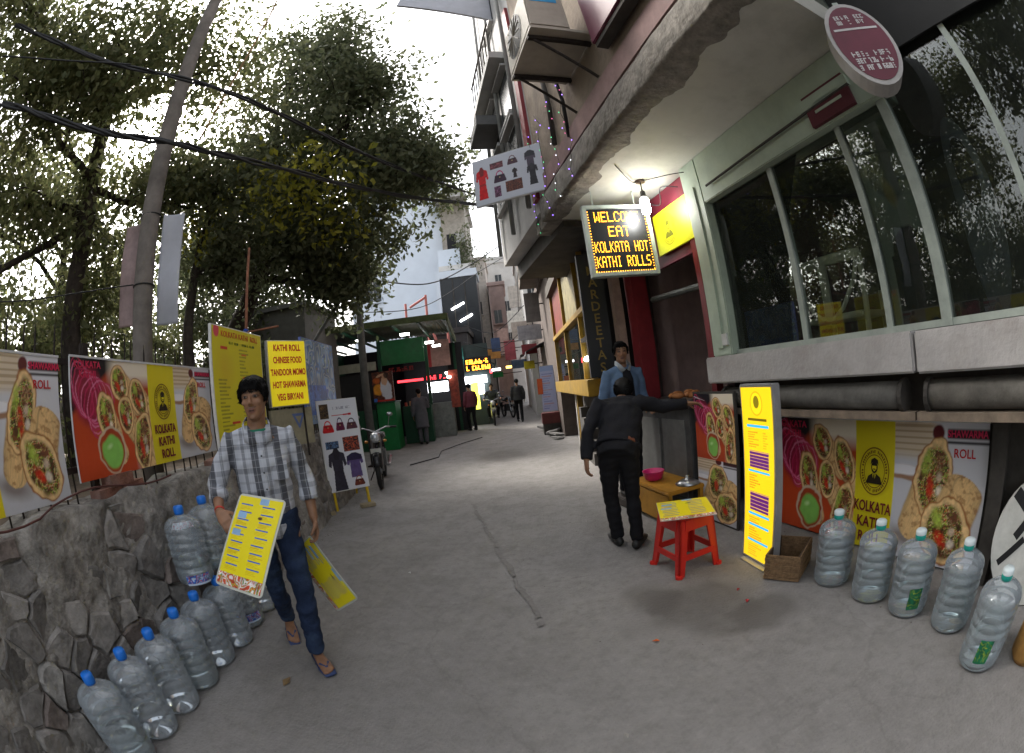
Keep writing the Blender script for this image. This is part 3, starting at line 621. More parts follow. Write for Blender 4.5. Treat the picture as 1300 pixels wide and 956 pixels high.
# ------------------------------------------------------------------ poles and cables
conc = M('pole_concrete', (.17, .15, .135), .85, var=.3, scale=5, bump=.3, dirt=.4)
t = thing('utility_pole', 'thick weathered grey utility pole with white flex sheets tied to it', 'pole', (-3.0, 2.58, 1.0))
MB().tube([(0, 0, -.3), (.0, 0, 1.2), (.01, -.03, 3.2), (.01, -.1, 5.2), (0, -.18, 8)], [.105, .10, .095, .085, .07], 16).build('shaft', conc, t, True)
for z in (1.65, 2.3): MB().tube([(.108*math.cos(a_), .108*math.sin(a_), z) for a_ in np.linspace(0, 6.3, 17)], .008, 5).build('binding_wire', blackw, t)
flexw = M('plain_flex', '#a9abb4', .5, var=.1, scale=4); flexr = M('worn_flex', '#8f7a78', .6, var=.35, scale=5)
def hang(name, label, w, h, loc, rz, mat, sd):
    cv = Cv(w, h, 40); i_ = cv.sheet(name, mat, None, wave(.03, 6, 3, sd)); i_.location = loc; i_.rotation_euler = (R(3), 0, rz); tag(i_, label, 'flex sheet')
    sm = i_.modifiers.new('thick', 'SOLIDIFY'); sm.thickness = .004; return i_
hang('flex_sheet', 'long white flex sheet hanging on the street side of the utility pole', .22, 1.0, (-2.93, 2.70, 2.32), R(40), flexw, 1)
hang('flex_sheet', 'narrow faded pinkish flex sheet hanging behind the utility pole', .26, .95, (-3.36, 2.55, 2.35), R(40), flexr, 3)
t = thing('lamp_post', 'tall thin grey lamp post rising through the tree beside the green stall', 'lamp post', (-3.3, 9.5, 0))
MB().tube([(0, 0, 0), (0, 0, 3), (0, 0, 8.5)], [.10, .085, .05], 12).build('shaft', M('post_grey', (.10, .10, .095), .7, var=.3, dirt=.4), t, True)
MB().box(-.14, .14, -.14, .14, 0, .03).build('base_plate', iron, t); MB().tube([(0, 0, 8.4), (.3, -.1, 8.7), (.9, -.3, 8.8)], .03, 8).build('arm', iron, t, True)
MB().ell((1.0, -.34, 8.78), (.22, .1, .05)).build('lamp_head', M('lamp_grey', (.3, .3, .3), .4), t, True)
rust = M('rust_orange', (.22, .09, .05), .8, var=.35, scale=12)
t = thing('thin_pole', 'thin rust coloured pole tied with blue cloth behind the yellow menu board', 'pole', (-2.92, 4.2, 1.0))
MB().tube([(0, 0, 0), (.0, .02, 1.2), (.03, .04, 2.42)], [.022, .02, .017], 8).build('shaft', rust, t, True)
MB().ell((0.0, .02, 1.42), (.035, .035, .03), 8, 6).build('cloth_tie', M('blue_cloth', '#2a4a9a', .8), t, True); MB().tube([(-.05, 0, 1.4), (.42, .1, 1.42)], .012, 6).build('cross_bar', rust, t)
def cable(name, label, pts, r, mat=blackw, n=40, strands=0, seed=0):
    P = [Vector(p) for p in pts]; out = []
    for i_ in range(len(P)-1):
        p0, p1, p2, p3 = P[max(i_-1, 0)], P[i_], P[i_+1], P[min(i_+2, len(P)-1)]
        for k in range(n//(len(P)-1)):
            s = k/(n//(len(P)-1)); out.append(.5*((2*p1)+(p2-p0)*s+(2*p0-5*p1+4*p2-p3)*s*s+(3*p1-p0-3*p2+p3)*s**3))
    out.append(P[-1]); mb = MB()
    if not strands: mb.tube(out, r, 7); o = mb.build(name, mat, None, True); tag(o, label, 'cable'); return o
    t = thing(name, label, 'cable'); g = random.Random(seed)
    for s in range(strands):
        ph = g.uniform(0, 6.3); mb = MB(); fq = g.uniform(.6, 1.1)
        mb.tube([p+Vector((0, math.cos(ph+k*fq)*r*.9, math.sin(ph+k*fq)*r*.9)) for k, p in enumerate(out)], r*.62, 6); mb.build('strand', mat, t, True)
    return t
cable('overhead_cable', 'upper thick twisted black cable crossing in front of the tree tops', [(-3.9, .2, 5.0), (-3.3, 1.5, 4.75), (-2.4, 2.75, 4.58), (-1.6, 5.0, 4.75), (-.7, 7.6, 5.3), (.3, 10, 5.9)], .022, strands=4, seed=1)
cable('overhead_cable', 'lower thick twisted black cable crossing the utility pole', [(-3.6, .55, 4.0), (-3.1, 1.6, 3.86), (-2.5, 2.42, 3.78), (-2.1, 3.6, 3.95), (-1.4, 6.2, 4.6), (.2, 9.6, 5.6)], .026, strands=4, seed=2)
cable('branch_cable', 'thin loose black cable leaving the upper twisted bundle at its near end', [(-3.9, .1, 4.55), (-3.5, 1.0, 4.62), (-3.1, 1.75, 4.72)], .009)
cable('tan_cable', 'tan coloured cable running steeply down out of the tree crown', [(-2.3, 3.0, 7.6), (-2.45, 3.1, 6.2), (-2.75, 3.15, 5.2), (-3.1, 3.2, 4.5)], .014, M('tan_plastic', (.25, .15, .06), .6))
cable('low_wire', 'thin black wire strung to the utility pole above the fence', [(-4.2, .3, 2.55), (-3.6, 1.4, 2.5), (-3.05, 2.48, 2.66)], .006)
cable('street_wire', 'black wire sagging from the leaning stay to the right hand houses', [(-3.3, 9.5, 4.35), (-2.0, 11.5, 4.45), (-.9, 13.5, 5.4), (.4, 15, 6.6)], .018)
cable('street_wire', 'lower thin wire running from the green stall roof to the dark tower', [(-3.6, 9.8, 3.6), (-2.2, 12.2, 4.0), (-.6, 15, 5.6), (.3, 17, 6.6)], .012)
cable('stay_pole', 'slanting grey stay running from the dish sign up to the lamp post', [(-3.6, 5.6, 1.2), (-3.45, 7.6, 2.9), (-3.32, 9.45, 4.3)], .035, M('post_grey'))

# ------------------------------------------------------------------ trees
bark = M('tree_bark', (.045, .035, .028), .95, var=.45, scale=9, bump=.9, bscale=18)
def leaf_mat(name, c1, c2, tr=.35):
    m = bpy.data.materials.new(name); m.use_nodes = True; t = m.node_tree; n = t.nodes; L = t.links; b = n['Principled BSDF']; o = n['Material Output']
    g = n.new('ShaderNodeNewGeometry'); rp = n.new('ShaderNodeMix'); rp.data_type = 'RGBA'; L.new(g.outputs['Random Per Island'], rp.inputs['Factor']); rp.inputs[6].default_value = (*c1, 1); rp.inputs[7].default_value = (*c2, 1)
    L.new(rp.outputs[2], b.inputs['Base Color']); b.inputs['Roughness'].default_value = .55; b.inputs['Specular IOR Level'].default_value = .35
    tl = n.new('ShaderNodeBsdfTranslucent'); L.new(rp.outputs[2], tl.inputs[0]); mx = n.new('ShaderNodeMixShader'); mx.inputs[0].default_value = tr; L.new(b.outputs[0], mx.inputs[1]); L.new(tl.outputs[0], mx.inputs[2]); L.new(mx.outputs[0], o.inputs['Surface'])
    return m
lf_dark = leaf_mat('leaf_dusty', (.075, .095, .045), (.17, .18, .10), .55); lf_warm = leaf_mat('leaf_warm', (.085, .105, .042), (.20, .20, .09), .6); lf_backlit = leaf_mat('leaf_backlit', (.19, .20, .025), (.34, .31, .04), .6)  # last one: sun glow through leaves put into a yellower leaf colour
def leaves(C, spread, n, size, g, droop=.35):
    """n leaf blades scattered round the clump centres C"""
    idx = g.integers(0, len(C), n); P = C[idx]+g.normal(size=(n, 3))*spread*np.array([1, 1, .7])
    d = g.normal(size=(n, 3)); d[:, 2] -= droop; d /= np.linalg.norm(d, axis=1)[:, None]
    u = g.normal(size=(n, 3)); u -= d*(u*d).sum(1)[:, None]; u /= np.linalg.norm(u, axis=1)[:, None]; nn = np.cross(d, u)
    s = size*(.65+.7*g.random(n))[:, None]; wd = s*.26
    V = np.stack([P, P+d*s*.45+u*wd+nn*s*.06, P+d*s, P+d*s*.45-u*wd+nn*s*.06], 1).reshape(-1, 3)
    F = np.arange(n*4).reshape(-1, 4); return V, F
def branch_path(a, b, g, sag=.15, k=6):
    a, b = np.array(a, float), np.array(b, float); L_ = np.linalg.norm(b-a); pts = []
    o = g.normal(size=3)*L_*sag
    for i_ in range(k+1):
        s = i_/k; pts.append(a+(b-a)*s+o*math.sin(math.pi*s)*.6+g.normal(size=3)*L_*.025*math.sin(math.pi*s))
    return pts
def tree(name, label, trunk, r0, clumps, nleaf, size, mat, seed, grp='trees behind the fence', extra=None, sub=7):
    g = np.random.default_rng(seed); t = thing(name, label, 'tree', trunk[0], 0, grp); B = np.array(trunk[0], float)
    mb = MB(); T = [np.array(p, float)-B for p in trunk]; n = len(T); rad = [r0*(1-.55*k/(n-1)) for k in range(n)]
    fine = []; rr = []
    for k in range(n-1):
        for s in np.linspace(0, 1, 5)[:-1]: fine.append(T[k]*(1-s)+T[k+1]*s+g.normal(size=3)*.02); rr.append(rad[k]*(1-s)+rad[k+1]*s)
    fine.append(T[-1]); rr.append(rad[-1]); rr[0] *= 1.35
    mb.tube(fine, rr, 10); mb.build('trunk', bark, t, True)
    mb = MB(); C = []; W = []
    for (cx, cy, cz, rx, ry, rz_, wgt) in clumps:
        c = np.array((cx, cy, cz))-B; att = fine[int(len(fine)*(.55+.4*g.random()))]; 
        for q in range(len(fine)):
            if fine[q][2] > c[2]-rz_: att = fine[max(q, len(fine)//2)]; break
        P = branch_path(att, c+g.normal(size=3)*np.array((rx, ry, rz_))*.2, g); mb.tube(P, list(np.linspace(rr[-1]*.8, .025, len(P))), 6)
        for s in range(sub):
            q = g.normal(size=3); q /= np.linalg.norm(q); e = c+q*np.array((rx, ry, rz_))*(.75+.25*g.random()); st = P[2+g.integers(0, len(P)-2)]
            Q = branch_path(st, e, g, .12, 5); mb.tube(Q, list(np.linspace(.022, .006, len(Q))), 4)
            for i_ in range(2, len(Q)):
                C.append(Q[i_]+g.normal(size=3)*.12); W.append(wgt)
                C.append(Q[i_]+g.normal(size=3)*.3); W.append(wgt)
        m_ = int(26*wgt)
        for s in range(m_):
            q = g.normal(size=3); q /= np.linalg.norm(q); C.append(c+q*np.array((rx, ry, rz_))*(g.random()**.45)); W.append(wgt)
    mb.build('branches', bark, t, True)
    C = np.array(C); V, F = leaves(C, .24, nleaf, size, g)
    link(bpy.data.objects.new('crown', fast_mesh('crown', V, F, mat)), t)
    if extra is not None:
        Ce = np.array(extra[0])-B; Ce = np.repeat(Ce, 3, 0)+g.normal(size=(len(Ce)*3, 3))*.35; V, F = leaves(Ce, .28, extra[1], size, g); link(bpy.data.objects.new('yellow_foliage', fast_mesh('yellow_foliage', V, F, lf_backlit)), t)  # extra clumps with the backlit glow painted as yellow leaf colour
    return t
GT = None
tree('street_tree', 'large dusty green tree whose crown hangs over the lane beside the lamp post', [(-6.2, 7.2, .9), (-5.6, 7.1, 2.4), (-4.6, 7.0, 3.9), (-3.6, 7.0, 5.0), (-3.2, 7.2, 6.6)], .24,
     [(-1.9, 7.0, 5.6, 1.2, 1.3, .85, 1.2), (-2.6, 6.8, 7.2, 1.35, 1.5, 1.1, 1.3), (-2.9, 7.0, 9.0, 1.2, 1.4, 1.2, 1.1), (-4.0, 6.6, 6.6, 1.1, 1.3, 1.3, 1.0), (-4.2, 6.8, 9.0, 1.2, 1.2, 1.2, 1.1), (-2.7, 7.6, 4.5, 1.1, 1.2, .7, .8), (-1.4, 7.8, 6.1, .7, .8, .6, .8), (-3.7, 7.2, 4.6, .8, 1.0, .7, .6), (-3.2, 8.2, 3.8, .7, .8, .5, .4)], 46000, .13, lf_dark, 3, None, extra=([(-2.72, 5.6, 4.7), (-2.95, 5.6, 4.95), (-2.5, 5.6, 4.55), (-3.1, 5.5, 4.6), (-2.4, 5.8, 4.9)], 650))
tree('street_tree', 'tall dark trunked tree rising behind the food banners', [(-6.0, 3.5, .9), (-5.95, 3.45, 2.6), (-5.6, 3.3, 4.4), (-5.4, 3.0, 6.2), (-5.2, 3.2, 8)], .2,
     [(-5.2, 2.2, 6.4, 1.4, 1.4, 1.0, .9), (-4.6, 3.4, 7.6, 1.3, 1.4, 1.0, 1.0), (-5.6, .6, 6.6, 1.4, 1.3, 1.0, .9), (-4.2, 4.6, 7.2, 1.1, 1.3, 1.1, .9), (-5.8, 3.6, 4.6, 1.2, 1.3, .8, .55), (-4.6, 1.0, 5.2, .9, 1.0, .6, .5), (-6.6, 1.8, 4.6, 1.0, 1.2, .8, .6), (-5.0, 5.0, 5.2, .9, 1.1, .8, .6), (-5.0, -.8, 6.6, 1.2, 1.2, .9, .8), (-6.6, 4.6, 3.4, 1.1, 1.4, .8, .8), (-6.8, .6, 3.2, 1.0, 1.3, .8, .8), (-4.4, 2.4, 6.2, .9, 1.2, .8, .7)], 40000, .115, lf_warm, 5, None, sub=9)
tree('street_tree', 'leaning forked tree with some leaves coloured as if backlit between the pole and the stall roof', [(-4.9, 5.2, .9), (-4.95, 5.3, 2.2), (-5.1, 5.6, 3.4), (-4.7, 5.6, 5.2)], .13,
     [(-4.3, 5.4, 5.4, .9, .9, .7, .8), (-5.4, 6.2, 4.4, 1.0, 1.0, .8, .7), (-4.2, 6.0, 4.0, .8, .9, .5, .5), (-5.6, 5.0, 5.6, .9, .9, .7, .7)], 11000, .11, lf_dark, 8, None, extra=([(-4.0, 6.6, 5.2), (-3.7, 6.8, 5.6), (-4.1, 6.5, 5.0), (-4.5, 6.4, 5.6), (-4.9, 5.9, 5.0)], 2600))
tree('background_tree', 'pale leaved tree standing far behind the fence', [(-10, 5, .9), (-9.8, 5.2, 3), (-9.4, 5, 6)], .2,
     [(-9.2, 4.2, 6.5, 1.8, 1.8, 1.6, 1), (-9.5, 6.6, 5.4, 1.8, 1.8, 1.5, 1), (-10, 2.2, 5.2, 1.7, 1.7, 1.4, 1), (-9.8, 5, 3.4, 1.6, 2.4, .9, .7), (-9, 0, 5.4, 1.6, 1.6, 1.3, .8), (-8.6, 3.0, 3.2, 1.3, 2.2, 1.0, 1.2), (-8.6, 7.4, 3.4, 1.3, 2.0, 1.2, 1.2), (-8.8, -.6, 3.4, 1.3, 2.0, 1.2, 1.1)], 24000, .16, lf_warm, 11, None)
tree('background_tree', 'dense dark tree filling the gap behind the green stall', [(-8.2, 10.5, .9), (-8, 10.5, 3.4), (-7.6, 10.2, 6)], .24,
     [(-7.6, 9.8, 5.8, 1.7, 1.6, 1.5, 1.2), (-6.2, 10.2, 5.0, 1.5, 1.4, 1.2, 1.2), (-7.2, 9.8, 3.6, 1.7, 1.4, 1.0, 1.3), (-8.6, 9.0, 4.6, 1.6, 1.5, 1.5, 1.2), (-6.4, 9.4, 7.4, 1.4, 1.4, 1.2, .9), (-8.4, 9.6, 2.2, 2.0, 1.4, .9, 1.2)], 16000, .16, lf_dark, 13, None)
tree('street_tree', 'broad tree beside the wall seen only mirrored in the shop glass', [(-5.4, -3.2, .9), (-5.3, -3.0, 3), (-4.8, -2.6, 5.4)], .2,
     [(-4.6, -2.4, 6.2, 1.7, 1.7, 1.4, 1), (-4.6, -4.6, 5.4, 1.7, 1.6, 1.4, 1), (-3.6, -3.4, 7.6, 1.7, 1.7, 1.2, 1), (-5.6, -2.4, 4.0, 1.4, 1.6, 1.0, .8), (-5.4, -6.0, 6.2, 1.8, 1.8, 1.6, 1), (-4.0, -1.2, 8.4, 1.5, 1.5, 1.2, 1), (-4.6, -5.6, 8.4, 2, 2, 1.4, 1), (-5.2, -3.5, 2.6, 1.4, 2.6, 1.0, 1)], 17000, .2, lf_dark, 21, None)
for o in list(COL.objects):
    if o.name.startswith(('street_tree', 'background_tree')) and 'group' in o: del o['group']
for k, (x, y, rx, ry, h_, lab) in enumerate([(-5.4, 1.6, 1.0, 1.2, 1.1, 'dry brownish shrub behind the left food banners'), (-5.6, 4.6, 1.1, 1.4, 1.3, 'dark leafy shrub behind the fence below the utility pole'), (-4.4, 7.0, .8, .9, 1.0, 'low dark shrub behind the blue advert board'), (-8.0, 2.6, 1.4, 2.4, 1.6, 'wide brownish thicket standing behind the dark tree trunk'), (-8.0, 6.6, 1.4, 1.8, 1.8, 'deep green thicket behind the leaning forked tree'), (-5.3, 8.6, 1.0, .9, 1.7, 'tall dark shrub in front of the grey cabin'), (-7.0, -.4, 1.3, 1.8, 1.9, 'brownish thicket behind the cropped food banner')]):
    g = np.random.default_rng(40+k); t = thing('shrub', lab, 'shrub', (x, y, .95)); q = g.normal(size=(60, 3)); q /= np.linalg.norm(q, axis=1)[:, None]; C = np.abs(q[:, 2:3])*np.array([0, 0, 1])*h_+q*np.array([rx, ry, 0])*(g.random((60, 1))**.5); C[:, 2] += .15
    V_, F_ = leaves(C, .2, 4200, .13, g); link(bpy.data.objects.new('foliage', fast_mesh('foliage', V_, F_, [lf_warm, lf_dark][k in (1, 2, 4, 5)])), t)
    mb = MB()
    for s in range(6): mb.tube([(0, 0, 0), tuple(C[s*5]*.6), tuple(C[s*5])], [.02, .014, .006], 5)
    mb.build('stems', bark, t)
# old plastered wall far behind the trees
o = MB().box(-.15, .15, -9, 9, 0, 2.6).build('garden_wall', M('old_plaster', (.17, .155, .13), .9, var=.3, scale=2, dirt=.6, bump=.3), loc=(-13, 4, 0), rz=R(4)); tag(o, 'long stained plaster wall far behind the trees', 'wall')
# grey cabin behind the fence
t = thing('grey_cabin', 'small grey block cabin half hidden by the trees above the dish sign', 'building', (-6.4, 9.6, 0))
MB().box(0, 1.6, 0, 2, 0, 3.95).build('wall', M('block_grey', (.11, .105, .095), .9, var=.2, scale=5, dirt=.3, bump=.2), t); MB().box(-.1, 1.7, -.1, 2.1, 3.95, 4.05).build('roof_slab', M('slab_grey', (.13, .125, .12), .9), t); MB().box(.1, 1.5, -.06, -.02, 2.8, 2.88).build('ledge', M('slab_grey'), t)

# ------------------------------------------------------------------ green food stall
green_p = M('stall_green', '#0f6a34', .5, var=.18, dirt=.2); green_d = M('stall_green_dark', '#0c4028', .6, var=.2); dark_i = M('dark_interior', (.015, .015, .016), .8); tin = M('roof_tin', (.045, .055, .03), .7, var=.35, scale=4, dirt=.4)
lampw = M('lamp_white', (1, 1, .97), .4, emit=7.); ledred = M('led_red', (1, .03, .04), .4, emit=1.6); ledwht = M('led_white', (.85, .87, 1), .4, emit=3.2); ledorg = M('led_orange', (1, .28, .02), .4, emit=3.0); ledyel = M('led_yellow', (.95, .9, .08), .4, emit=1.2); ledvio = M('led_violet', (.25, .12, 1), .4, emit=2.2)
t = thing('green_stall', 'green food stall with a wide tin roof and bright lamps beside the lamp post', 'food stall', (-3.4, 12.2, 0), R(5))
MB().box(-.55, .0, 0, .9, 0, 1.36).build('counter', green_p, t, bevel=.015); MB().box(.0, .9, 1.25, 1.7, 0, 1.18).build('front_counter', green_d, t, bevel=.01); MB().box(-.6, .03, -.03, .93, 1.36, 1.40).build('counter_top', green_d, t)
MB().box(-2.6, -.6, .1, .2, 0, 1.2).build('side_panel', green_d, t); MB().box(-2.7, 2.0, 4.0, 4.1, 0, 3.3).build('back_wall', dark_i, t)
MB().box(-2.7, -2.6, .1, 4.0, 0, 3.3).build('end_wall', green_d, t)
for x, y in ((-.5, .84), (.9, 1.5), (-2.5, .2), (1.7, 4.0)): MB().box(x-.05, x+.05, y-.05, y+.05, 1.15 if x == .9 else 0, 3.3).build('post', green_d, t)
MB().box(-.5, .9, .86, .92, 2.5, 3.25).build('green_fascia', green_p, t); MB().box(-2.5, -.5, .2, .28, 2.35, 2.6).build('fascia', M('pale_band', '#8f8e80', .7, dirt=.4), t)
n_rib = 34
for k in range(n_rib):
    x0 = -3.4+5.2*k/n_rib; x1 = -3.4+5.2*(k+1)/n_rib; mb = MB(); xm = (x0+x1)/2
    mb.add([(x0, -1.2, 3.42), (xm, -1.2, 3.50), (x1, -1.2, 3.42), (x0, 4.4, 3.72), (xm, 4.4, 3.80), (x1, 4.4, 3.72)], [(0, 1, 4, 3), (1, 2, 5, 4)]); mb.build('roof_rib', tin, t)
MB().box(-3.42, 1.82, -1.24, -1.20, 3.36, 3.52).build('eave_board', M('mossy_board', (.06, .075, .03), .9, var=.4, scale=5), t); MB().box(1.78, 1.82, -1.2, 4.4, 3.30, 3.5).build('eave_board', M('mossy_board'), t)
for k in range(8): MB().box(-3.3+5.0*k/7, -3.24+5.0*k/7, -1.18, 4.3, 3.34, 3.41).build('rafter', green_d, t)
for x, y, z in ((-.7, -.6, 3.15), (.55, -.4, 3.2), (1.1, .9, 3.05), (1.25, 1.6, 3.0)):
    o = MB().tube([(x-.13, y, z), (x+.13, y, z)], .035, 8).build('tube_lamp', lampw, t)
MB().box(-2.2, -1.4, .34, .36, 2.05, 2.12).build('violet_light', ledvio, t); MB().box(-2.6, -.6, .3, .32, .9, 2.3).build('shop_opening', dark_i, t)
scribble(t, .8, .18, M('ink_red_dark', '#8a1c18'), (.1, .855, 2.36), 1, 4); MB().box(.0, .8, .86, .9, 1.92, 1.99).build('red_strip', ledred, t)
MB().box(-.2, .5, 1.05, 1.1, 2.6, 3.1).build('steel_hood', M('steel', (.35, .36, .37), .3, .9), t, bevel=.02)
for k in range(5): MB().cyl((.1+.15*k, 1.4, 1.18), (.1+.15*k, 1.4, 1.30+.03*(k % 2)), .045, 10).build('jar', M('jar_%d' % (k % 3), [(.3, .05, .04), (.35, .25, .1), (.3, .3, .32)][k % 3], .3), t)
# poster of a woman in white on the counter's end
pt = thing('poster_woman', 'poster of a figure in a white dress above the green counter', 'poster', (-4.0, 12.15, 1.42), R(5))
cv = Cv(.62, .85, 130, '#5a2418'); cv.fill(cv.rm(0, .62, 0, .85), ['#5a2a1c', '#3a2018', '#7a3a20', '#2a1c18'], 9, 5); cv.put(cv.em(.14, .35, .15, .18, 0, .2), '#d9902a', .3, 2); cv.put(cv.em(.12, .6, .12, .1, 0, .3), '#b8581f', .4, 3); cv.put(cv.em(.40, .32, .16, .36, 8, .12), '#cfcfda', .1, 4, 8); cv.put(cv.em(.36, .58, .10, .14, 0, .2), '#c9a084'); cv.put(cv.em(.36, .72, .07, .09, 0, .2), '#b98a6c'); cv.put(cv.em(.42, .74, .08, .1, 0, .3)*.9, '#2a1a14'); cv.put(cv.em(.22, .74, .13, .035, 20, .3), '#c49878'); cv.put(cv.rm(.1, .62, 0, .05), '#b02a22'); cv.put(cv.rm(0, .1, 0, .1), '#3a6ac0')
cv.sheet('printed_sheet', MV('printed_board', .4), pt); MB().box(0, .62, .004, .03, 0, .85).build('backing_board', M('foam_board'), pt)
MB().tube([(-2.4, 9.2, .012), (-1.9, 10.0, .012), (-2.0, 11.0, .012), (-1.6, 12.2, .012), (-1.1, 13.2, .012)], .012, 6).build('ground_hose', blackw, None, True); tag(bpy.data.objects['ground_hose'], 'thin black hose lying along the lane edge before the green counter', 'hose')
t = thing('steel_stall', 'steel fronted stall with red and white lit panels past the green counter', 'food stall', (-2.15, 14.6, 0), R(5))
MB().box(-.9, .1, .0, .8, 0, 1.15).build('steel_counter', M('steel_dull', (.16, .17, .16), .45, .6, var=.35, scale=6), t, bevel=.01); MB().box(-1.6, .0, .9, 1.0, 0, 3).build('back_panel', dark_i, t)
MB().box(-.75, .05, .02, .06, 1.92, 2.18).build('red_panel', M('panel_black', (.01, .01, .012), .4), t); scribble(t, .7, .2, ledred, (-.35, .018, 2.05), 1, 6)
MB().box(-.7, .0, .02, .06, 1.52, 1.86).build('white_panel', ledwht, t); scribble(t, .55, .1, INK_B, (-.35, .018, 1.7), 1, 7)
mb = MB().box(.05, .35, .0, .05, .95, 2.2); mb.build('picture_panel', M('picture_red', '#8a3a28', .5, var=.6, scale=9), t); MB().cyl((.0, -.05, 1.98), (.12, -.05, 1.98), .04).build('lamp', lampw, t); MB().cyl((-.05, -.05, 2.12), (.02, -.05, 2.12), .035).build('lamp', lampw, t)
MB().box(-.5, .15, .3, .36, 2.4, 3.3).build('upper_sign', M('faded_pink_sign', '#8a6a60', .6, var=.3), t); MB().box(-.62, -.5, .28, .36, 2.4, 3.3).build('red_strip', M('dull_red', '#8a2020', .6), t)
t = thing('led_shop', 'small dark shop with orange scrolling sign and a teal corner panel', 'shop', (-1.75, 17.5, 0), R(3))
MB().box(-1.2, .9, .3, 3, 0, 3.3).build('wall', M('shop_wall_dark', (.04, .055, .055), .8), t); MB().box(-.75, -.1, .22, .28, 2.35, 3.2).build('teal_panel', M('teal_paint', '#1f5a54', .6), t)
MB().box(-.1, 1.0, .12, .2, 2.2, 2.75).build('sign_case', M('panel_black'), t); scribble(t, .95, .5, ledorg, (.45, .118, 2.48), 2, 9)
MB().cyl((-.45, .15, 2.75), (-.2, .15, 2.75), .06).build('lamp', lampw, t); MB().box(-.2, .75, .12, .2, 1.7, 2.0).build('white_panel', ledwht, t); MB().box(.1, .6, .1, .2, 1.25, 1.65).build('white_panel', ledwht, t)
o = MB().box(-.13, .13, 0, .05, 0, 1.0).build('yellow_light_sign', ledyel, loc=(-1.42, 16.4, .72)); tag(o, 'narrow lit yellow sign hanging behind the man in maroon', 'sign')
# ------------------------------------------------------------------ right-hand shop building (local x into the building, y along the lane)
tanpl = M('tan_plaster', (.27, .215, .165), .9, var=.22, scale=3, bump=.5, bscale=16, dirt=.5, dirtcol=(.10, .085, .07)); pinkp = M('pink_band', (.30, .195, .185), .85, var=.25, scale=4, dirt=.5, dirtcol=(.12, .09, .08)); ragged = M('broken_concrete', (.22, .20, .175), .95, var=.4, scale=9, bump=1., bscale=20, dirt=.6)
ceilw = M('canopy_paint', (.52, .51, .46), .8, var=.07, scale=2, dirt=.35, dirtcol=(.2, .19, .16), dirtscale=2.5); pgreen = M('pale_green_frame', (.38, .45, .36), .55, var=.12, scale=4, dirt=.25, dirtcol=(.16, .18, .14)); sillm = M('sill_stone', (.42, .40, .39), .7, var=.1, scale=5, bump=.25, bscale=30, dirt=.5, dirtcol=(.24, .20, .17), dirtscale=1.8)
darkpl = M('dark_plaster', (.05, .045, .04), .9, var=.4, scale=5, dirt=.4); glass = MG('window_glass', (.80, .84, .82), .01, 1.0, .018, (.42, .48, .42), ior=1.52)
bld = thing('shop_building', 'corner shop building with white canopy ceiling, pale green window frame and tan upper wall', 'building', PR(0, 0), AR)
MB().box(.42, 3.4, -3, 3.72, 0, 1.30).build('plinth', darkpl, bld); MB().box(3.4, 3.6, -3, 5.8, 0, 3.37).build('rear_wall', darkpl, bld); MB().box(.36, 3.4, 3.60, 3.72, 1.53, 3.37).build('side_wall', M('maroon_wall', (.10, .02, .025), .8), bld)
MB().box(.001, 3.4, 1.58, 3.70, 1.30, 1.53).build('sill_slab', sillm, bld, bevel=.012); MB().box(.006, 3.4, -3, 1.565, 1.295, 1.525).build('sill_slab', sillm, bld, bevel=.012)
MB().box(.10, .34, 3.42, 3.70, 1.53, 3.37).build('corner_post', pgreen, bld, bevel=.01); MB().box(.085, .10, 3.52, 3.60, 1.6, 3.1).build('post_strip', pgreen, bld); MB().box(.08, .10, 3.45, 3.52, 1.62, 1.72).build('socket_box', M('socket_white', (.5, .5, .48), .5), bld)
MB().box(.10, .34, 1.28, 3.42, 2.90, 3.37).build('header', pgreen, bld, bevel=.008); MB().tube([(.07, 1.5, 3.06), (.07, 3.3, 3.02)], .012, 6).build('conduit', darkpl, bld); MB().box(.06, .1, 1.5, 2.0, 3.06, 3.14).build('bracket_box', pgreen, bld)
MB().box(.065, .1, 1.52, 1.95, 2.92, 3.16).build('maroon_plate', M('maroon_plate', (.10, .02, .03), .5), bld); MB().box(.06, .066, 1.6, 1.87, 3.0, 3.02).build('plate_line', pgreen, bld); MB().box(.06, .066, 1.6, 1.87, 3.06, 3.08).build('plate_line', pgreen, bld)
for y0, y1 in ((2.62, 3.42), (1.84, 2.57), (1.40, 1.79), (.62, 1.32), (-.9, .57), (-3, -.95)):
    MB().box(.19, .196, y0, y1, 1.53, 2.90 if y0 > 1.35 else 5.2).build('pane', glass, bld)
alum = M('dull_aluminium', (.34, .38, .34), .5, .1, var=.2)
for y in (2.595, 1.815): MB().box(.17, .225, y-.025, y+.025, 1.53, 2.9).build('mullion', alum, bld)
MB().box(.15, .24, 1.32, 1.40, 1.53, 5.2).build('mullion', alum, bld); MB().box(.15, .24, .57, .62, 1.53, 5.2).build('mullion', alum, bld); MB().box(.15, .24, -.95, -.9, 1.53, 5.2).build('mullion', alum, bld); MB().box(.16, .23, -3, 3.42, 1.53, 1.57).build('bottom_rail', alum, bld)
MB().box(.125, .145, -3, 1.30, 3.12, 5.2).build('dark_fascia', M('fascia_black', (.012, .012, .012), .7), bld)
